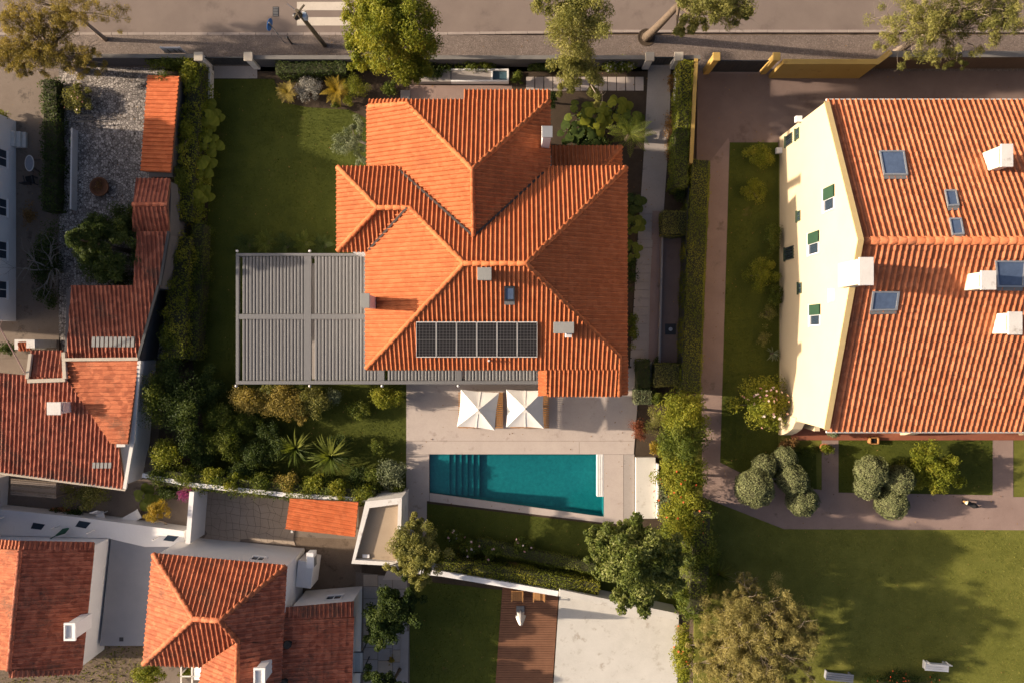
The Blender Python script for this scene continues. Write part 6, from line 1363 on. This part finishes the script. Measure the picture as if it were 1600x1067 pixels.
# ------------------------------------------------------------------ north-west beds
hedge('clipped_hedge', 'dark hedge along the street wall above the planting bed', [(430,106),(540,105)], 0.75, 1.2, 'dark', (0.06,0.12), 300)
shrub('silver_shrub', 'wide silvery grey shrub in the bed beside the lawn gate', 484, 138, 32, 26, 0.9, 'grey', 4200, (0.05,0.11), 0.4, 30)
palm_fronds('cycad', 'yellowing cycad at the left of the silvery shrub', 449, 145, 26, 0.85, 'tawny', 0.5, 'plant', (0.1,1.3), 1.0, leaflet=0.22); palm_fronds('cycad', 'yellow feathery cycad between silvery shrub and clipped mound', 525, 142, 30, 1.0, 'yellow', 0.6, 'plant', (0.1,1.3), 1.0, leaflet=0.24)
shrub('clipped_mound', 'smooth bright green clipped mound beside the street tree', 556, 138, 24, 28, 1.2, 'bright', 4200, (0.04,0.08), 0.5, 30, fr=(0.35,0.5)); shrub('clipped_mound', 'small green clipped ball in front of the cycad', 524, 164, 9, 8, 0.6, 'green', 900, (0.04,0.08), 0.5, 14, fr=(0.35,0.5)); shrub('clipped_mound', 'green clipped ball below the bright mound', 544, 160, 12, 11, 0.7, 'bright', 1300, (0.04,0.08), 0.5, 14, fr=(0.35,0.5))
shrub('low_shrub', 'loose green shrub between mound and water trough', 610, 140, 18, 14, 0.9, 'green', 1600, (0.07,0.14)); shrub('low_shrub', 'dark shrub under the bright street tree by the trough', 668, 112, 30, 14, 1.0, 'dark', 2200, (0.07,0.14))
# ------------------------------------------------------------------ hedge strip between yard and lawn
hedge('mixed_hedge', 'yellow-green mixed hedge beside the orange shed', [(303,100),(300,170),(292,270),(286,345)], 0.95, 1.7, 'bright', (0.07,0.17), 280, rag=0.24)
for i, (x, y, n, lab) in enumerate(((322,180,14,'upper clump of round-leaved plants along the lawn edge'), (320,220,14,'second clump of round-leaved plants along the lawn edge'), (312,262,11,'third clump of round-leaved plants along the lawn edge'), (306,305,14,'lowest clump of round-leaved plants along the lawn edge'))):
    big_leaf_plant('elephant_ear', lab, x, y, n, 0.62, 0.62, 'bright', 1.5, group='round-leaved plants along the lawn edge')
rosette('ornamental_grass', 'yellow tufted grass at the end of the mixed hedge', 286, 355, 60, 0.8, 0.035, 'yellow', 0.6, (0.1,1.4), 0.9)
hedge('clipped_hedge', 'left of two dark hedge rows beside the long lean-to roof', [(281,370),(277,450),(272,560)], 1.25, 1.8, 'bright', (0.07,0.16), 300, rag=0.24); hedge('clipped_hedge', 'right of two dark hedge rows, nearest the shaded lawn', [(309,350),(306,450),(297,562)], 0.8, 1.2, 'green', (0.06,0.13), 260, rag=0.18)
shrub('dwarf_conifer', 'bright green pointed dwarf conifer in the hedge strip', 276, 455, 21, 11, 1.6, 'bright', 2200, (0.05,0.11), 0.25); rosette('ornamental_grass', 'tawny tufted grass below the dwarf conifer', 279, 504, 70, 0.75, 0.03, 'brown', 0.7, (0.1,1.4), 0.8)
# left plot greenery
hedge('ivy_hedge', 'dark leafy hedge between the far left path and the cobbled yard', [(76,125),(78,250),(76,330)], 0.95, 0.85, 'dark', (0.08,0.17), 240, rag=0.16)
shrub('ivy_mass', 'dark ivy mass under the bare tree', 74, 420, 30, 80, 1.3, 'dark', 6500, (0.08,0.16)); shrub('rose_bush', 'rounded bush with pinkish leaves at the top of the cobbled yard', 120, 156, 27, 26, 0.9, 'olive', 4200, (0.06,0.13), flowers=('pink', 20, 0.1))
shrub('low_shrub', 'bright shrub at the left edge beside the steps', 3, 186, 14, 18, 1.0, 'bright', 1300, (0.07,0.14)); shrub('low_shrub', 'dark leafy shrub at the left edge below the yard', 12, 545, 20, 10, 1.0, 'dark', 1200, (0.07,0.14)); shrub('low_shrub', 'brown withered shrub beside the bare tree', 45, 335, 14, 30, 1.0, 'brown', 1000, (0.06,0.12)); shrub('low_shrub', 'green hedge growth behind the street wall at the shed', 262, 100, 50, 9, 1.6, 'green', 2600, (0.07,0.15))
shrub('creeper', 'green creeper trailing over the top of the orange shed roof', 265, 128, 14, 8, 2.7, 'green', 700, (0.07,0.14))
# ------------------------------------------------------------------ south-west garden
for (x, y, rx, ry, h, lf, n, lab) in ((247,620,18,58,3.1,'green',4200,'tall yellow-tipped hedge shrub against the cottage wall'), (268,590,20,40,2.6,'dark',3200,'dark green clipped shrub beside the cottage corner'), (292,640,34,62,3.0,'dark',8500,'large dark shrub mass left of the shaded lawn'),
        (265,706,28,28,2.8,'bright',3600,'bright green shrub above the garden wall corner'), (350,690,34,32,2.0,'green',4200,'feathery green shrub in the lower left garden'), (400,708,30,26,1.7,'dark',3200,'dark shrub left of the spiky plants'), (318,715,24,22,1.6,'dark',2400,'dark shrub filling the bed above the hedge'),
        (395,622,42,28,1.9,'tawny',6200,'tawny shrub below the left corner of the pergola'), (445,632,44,34,2.0,'tawny',7000,'large tawny-green shrub below the middle of the pergola'), (490,626,34,28,1.8,'olive',4600,'olive shrub right of the tawny shrubs below the pergola'), (523,618,14,14,1.3,'silver',1200,'blue-grey shrub below the pergola'),
        (604,620,32,22,1.5,'bright',3400,'bright fringed shrub at the terrace corner below the pergola'), (612,735,26,28,1.5,'silver',3600,'silvery green shrub at the left edge of the terrace'), (560,745,26,20,1.0,'dark',1900,'dark reddish low shrub right of the spiky plants'), (622,768,16,14,1.2,'green',1400,'green shrub against the flat-roofed building'), (378,470,8,50,0.8,'green',1200,'narrow green planting along the left side of the pergola')):
    shrub('garden_shrub', lab, x, y, rx, ry, h, lf, int(n*1.5), (0.07,0.15), 0.45, 48, group='shrubs of the lower left garden')
for i, (x, y) in enumerate(((385,380),(415,376),(445,382),(475,378),(505,382))):
    palm_fronds('fern', ('first', 'second', 'third', 'fourth', 'fifth')[i] + ' fern from the left in the row above the pergola', x, y+2, 16, 0.85, 'green' if i % 2 else 'dark', 0.4, 'fern', leaflet=0.22, group='ferns in a row above the pergola')
rosette('cordyline', 'spiky sword-leaved plant, left of the two in the lower garden', 463, 700, 60, 1.55, 0.085, 'green', 0.9, (-0.1,1.4), 0.55, fan=1); rosette('cordyline', 'spiky sword-leaved plant, right and larger of the two in the lower garden', 518, 712, 75, 1.7, 0.09, 'green', 1.0, (-0.1,1.4), 0.6, fan=1)
for i, (x, y, rx, ry, lf) in enumerate(((255,742,20,14,'green'),(295,745,24,16,'green'),(335,744,24,17,'bright'),(372,750,24,17,'bright'),(410,752,24,18,'green'),(450,754,26,20,'tawny'),(490,756,26,20,'bright'),(530,764,24,22,'bright'),(568,774,20,22,'bright'))):
    shrub('hedge_shrub', ('first','second','third','fourth','fifth','sixth','seventh','eighth','ninth')[i] + ' yellow-green shrub from the left in the row on the garden wall', x, y, rx, ry, 2.1, lf, 3800, (0.07,0.15), 0.5, 34, group='row of yellow-green shrubs on the garden wall')
# courtyard plants
shrub('vine', 'leafy vine spreading below the cottage eave', 140, 772, 48, 20, 1.3, 'olive', 3600, (0.08,0.16)); big_leaf_plant('banana_plant', 'banana plant with long pale leaves below the cottage corner', 228, 776, 8, 0.45, 0.7, 'green', 1.2); shrub('vine', 'dark vine below the garden wall in the courtyard', 268, 768, 28, 14, 1.3, 'dark', 1700, (0.08,0.16))
tree('mimosa_tree', 'small golden-yellow tree with thin pale trunk in the courtyard', (262,820), [(252,795,2.2,28,17,0.8),(240,808,1.9,18,12,0.6)], 'yellow', 4200, (0.06,0.14), 0.35, 0.05, BARK_PALE, 34, (0.2,0.36), 8); shrub('bougainvillea', 'purple bougainvillea hanging over the white yard wall', 296, 768, 14, 16, 2.3, 'purple', 1100, (0.06,0.12)); shrub('low_shrub', 'dark potted greenery along the courtyard wall', 118, 800, 18, 9, 0.8, 'dark', 900, (0.07,0.14))
shrub('round_bush', 'yellow-green bush below the grey terrace at the bottom left', 233, 1048, 30, 30, 1.6, 'bright', 3800, (0.07,0.15)); shrub('low_shrub', 'bright shrub behind the greenhouse frame', 291, 1050, 9, 10, 0.9, 'bright', 700, (0.07,0.14)); shrub('low_shrub', 'small yellow flowering plant at the edge of the lower lawn', 612, 1030, 6, 10, 0.4, 'yellow', 350, (0.05,0.1))
# ------------------------------------------------------------------ pool garden
hedge('clipped_hedge', 'dark clipped hedge slanting through the pool garden, upper row', [(745,850),(830,868),(930,888)], 0.75, 0.8, 'green', (0.05,0.10), 300); hedge('clipped_hedge', 'clipped hedge along the white wall below the pool garden, lower row', [(692,884),(780,896),(860,908),(935,922)], 0.95, 1.3, 'bright', (0.06,0.12), 300)
for (x, y, rx, ry, lab) in ((708,836,16,16,'leafy rose bush nearest the flat-roofed building'), (738,852,22,17,'middle rose bush with pale flowers in the pool garden'), (770,860,22,16,'rose bush beside the upper hedge row'), (815,850,20,16,'dark rose bush at the right end of the rose bed')):
    shrub('rose_bush', lab, x, y, rx, ry, 1.0, 'green', 1700, (0.07,0.15), 0.55, 20, flowers=('pink', 7, 0.17), group='rose bushes in the pool garden')
shrub('pink_grass', 'dusty pink tufted shrub between the two hedge rows', 803, 884, 16, 10, 0.7, 'brown', 1100, (0.06,0.14), 0.15)
grass('dry_grass', 'dry brown grass patch at the bottom left', DG, 0.004, 'dryg', 90, (0.06,0.16))

for (x, y, rx, ry, lab) in ((1040,705,16,26,'green-yellow shrub filling the gap behind the orange-brown bush'), (1046,660,14,24,'yellow-green shrub right of the grey-olive feathery bush'), (1048,830,22,26,'green shrub between bench slab and glossy tree')):
    shrub('hedge_bush', lab, x, y, rx, ry, 1.9, 'bright' if y < 800 else 'green', int(rx*ry*8), (0.06,0.14), 0.5, 30, group='bushes of the right boundary hedge')

shrub('low_shrub', 'tall dark shrub at the foot of the yellow wall between two domes', 1207, 372, 16, 30, 1.3, 'green', 2600, (0.06,0.13)); shrub('low_shrub', 'green shrub against the yellow wall above the grey spiky plant', 1212, 462, 12, 22, 1.1, 'green', 1800, (0.06,0.13))
# fallen leaves lying about on lawns and paving
n = 2600; lx = rng.uniform(20, 1590, n); ly = rng.uniform(60, 1060, n)
k = ~(in_poly(lx, ly, [(520,140),(990,140),(990,625),(520,625)]) | in_poly(lx, ly, [(365,395),(580,395),(580,600),(365,600)]) | in_poly(lx, ly, [(668,706),(946,706),(946,812),(668,776)]) | in_poly(lx, ly, [(1210,150),(1600,150),(1600,690),(1210,690)]) | in_poly(lx, ly, [(0,540),(250,540),(250,770),(0,770)]) | in_poly(lx, ly, [(0,780),(640,780),(640,1067),(0,1067)]))
lx, ly = lx[k], ly[k]; pos = np.stack([(lx-CX)*S, -(ly-CY)*S, np.full(len(lx), 0.075)], 1)
o = np_mesh('fallen_leaves', leaf_quads(pos, unit(rng.normal(size=pos.shape)*0.25 + np.array([0,0,1])), rng.uniform(0.05,0.11,len(pos)), 0.6), 4, LF['brown'], rng.random(len(pos))); tag(o, 'dry fallen leaves scattered over lawns and paving', 'leaves', None, 'stuff')

hedge('mixed_hedge', 'low green hedge growing along the top of the white garden wall', [(242,744),(300,752),(450,768),(585,778)], 1.0, 1.75, 'green', (0.07,0.15), 240, rag=0.2)
for (x, y, rx, ry, h, lf, lab) in ((300,120,17,22,2.3,'bright','yellow-green shrub at the upper end of the hedge beside the orange shed'), (297,215,16,34,2.2,'bright','yellow-green shrub beside the middle of the orange shed'), (290,285,15,32,2.2,'green','green shrub where the orange shed ends'), (279,400,16,30,2.1,'green','dark leafy shrub beside the upper lean-to roof'), (270,530,18,30,2.2,'green','leafy shrub where the lean-to meets the cottage'), (311,420,11,45,1.4,'dark','dark narrow shrub on the shaded lawn edge'), (330,600,24,34,1.8,'dark','low dark shrub at the left edge of the shaded lawn'), (345,650,26,26,1.9,'green','round green shrub in front of the large dark shrub mass'), (435,700,22,22,1.6,'dark','dark round shrub between feathery shrub and spiky plants'), (375,735,26,16,1.7,'dark','dark undergrowth behind the row on the garden wall'), (300,690,26,30,2.4,'dark','dark shrub right of the bright green corner shrub'), (585,745,20,20,1.2,'green','green shrub between spiky plants and silvery shrub'), (420,612,20,18,1.6,'olive','small olive shrub tucked between the tawny shrubs'), (470,650,18,14,1.2,'tawny','low tawny shrub in front of the pergola bed')):
    shrub('garden_shrub', lab, x, y, rx, ry, h, lf, int(rx*ry*7.5), (0.07,0.15), 0.45, 40, group='filling shrubs of the left garden')

hedge('mixed_hedge', 'tall ragged hedge between glossy tree and wide lawn', [(1098,800),(1096,880),(1090,960)], 1.1, 3.1, 'green', (0.08,0.17), 200, rag=0.3)
for (x, y, rx, ry, h, lf, lab) in ((560,640,26,18,1.0,'green','low green shrub on the lawn edge right of the pergola bed'), (535,690,20,16,1.0,'dark','dark shrub just above the right spiky plant'), (420,672,26,22,1.5,'dark','dark shrub on the shaded lawn left of the spiky plants'), (385,660,24,20,1.5,'green','green shrub in front of the tawny shrubs'), (590,700,16,16,0.9,'green','small green shrub at the terrace edge above the silvery one')):
    shrub('garden_shrub', lab, x, y, rx, ry, h, lf, int(rx*ry*7.5), (0.06,0.14), 0.45, 36, group='filling shrubs of the left garden')
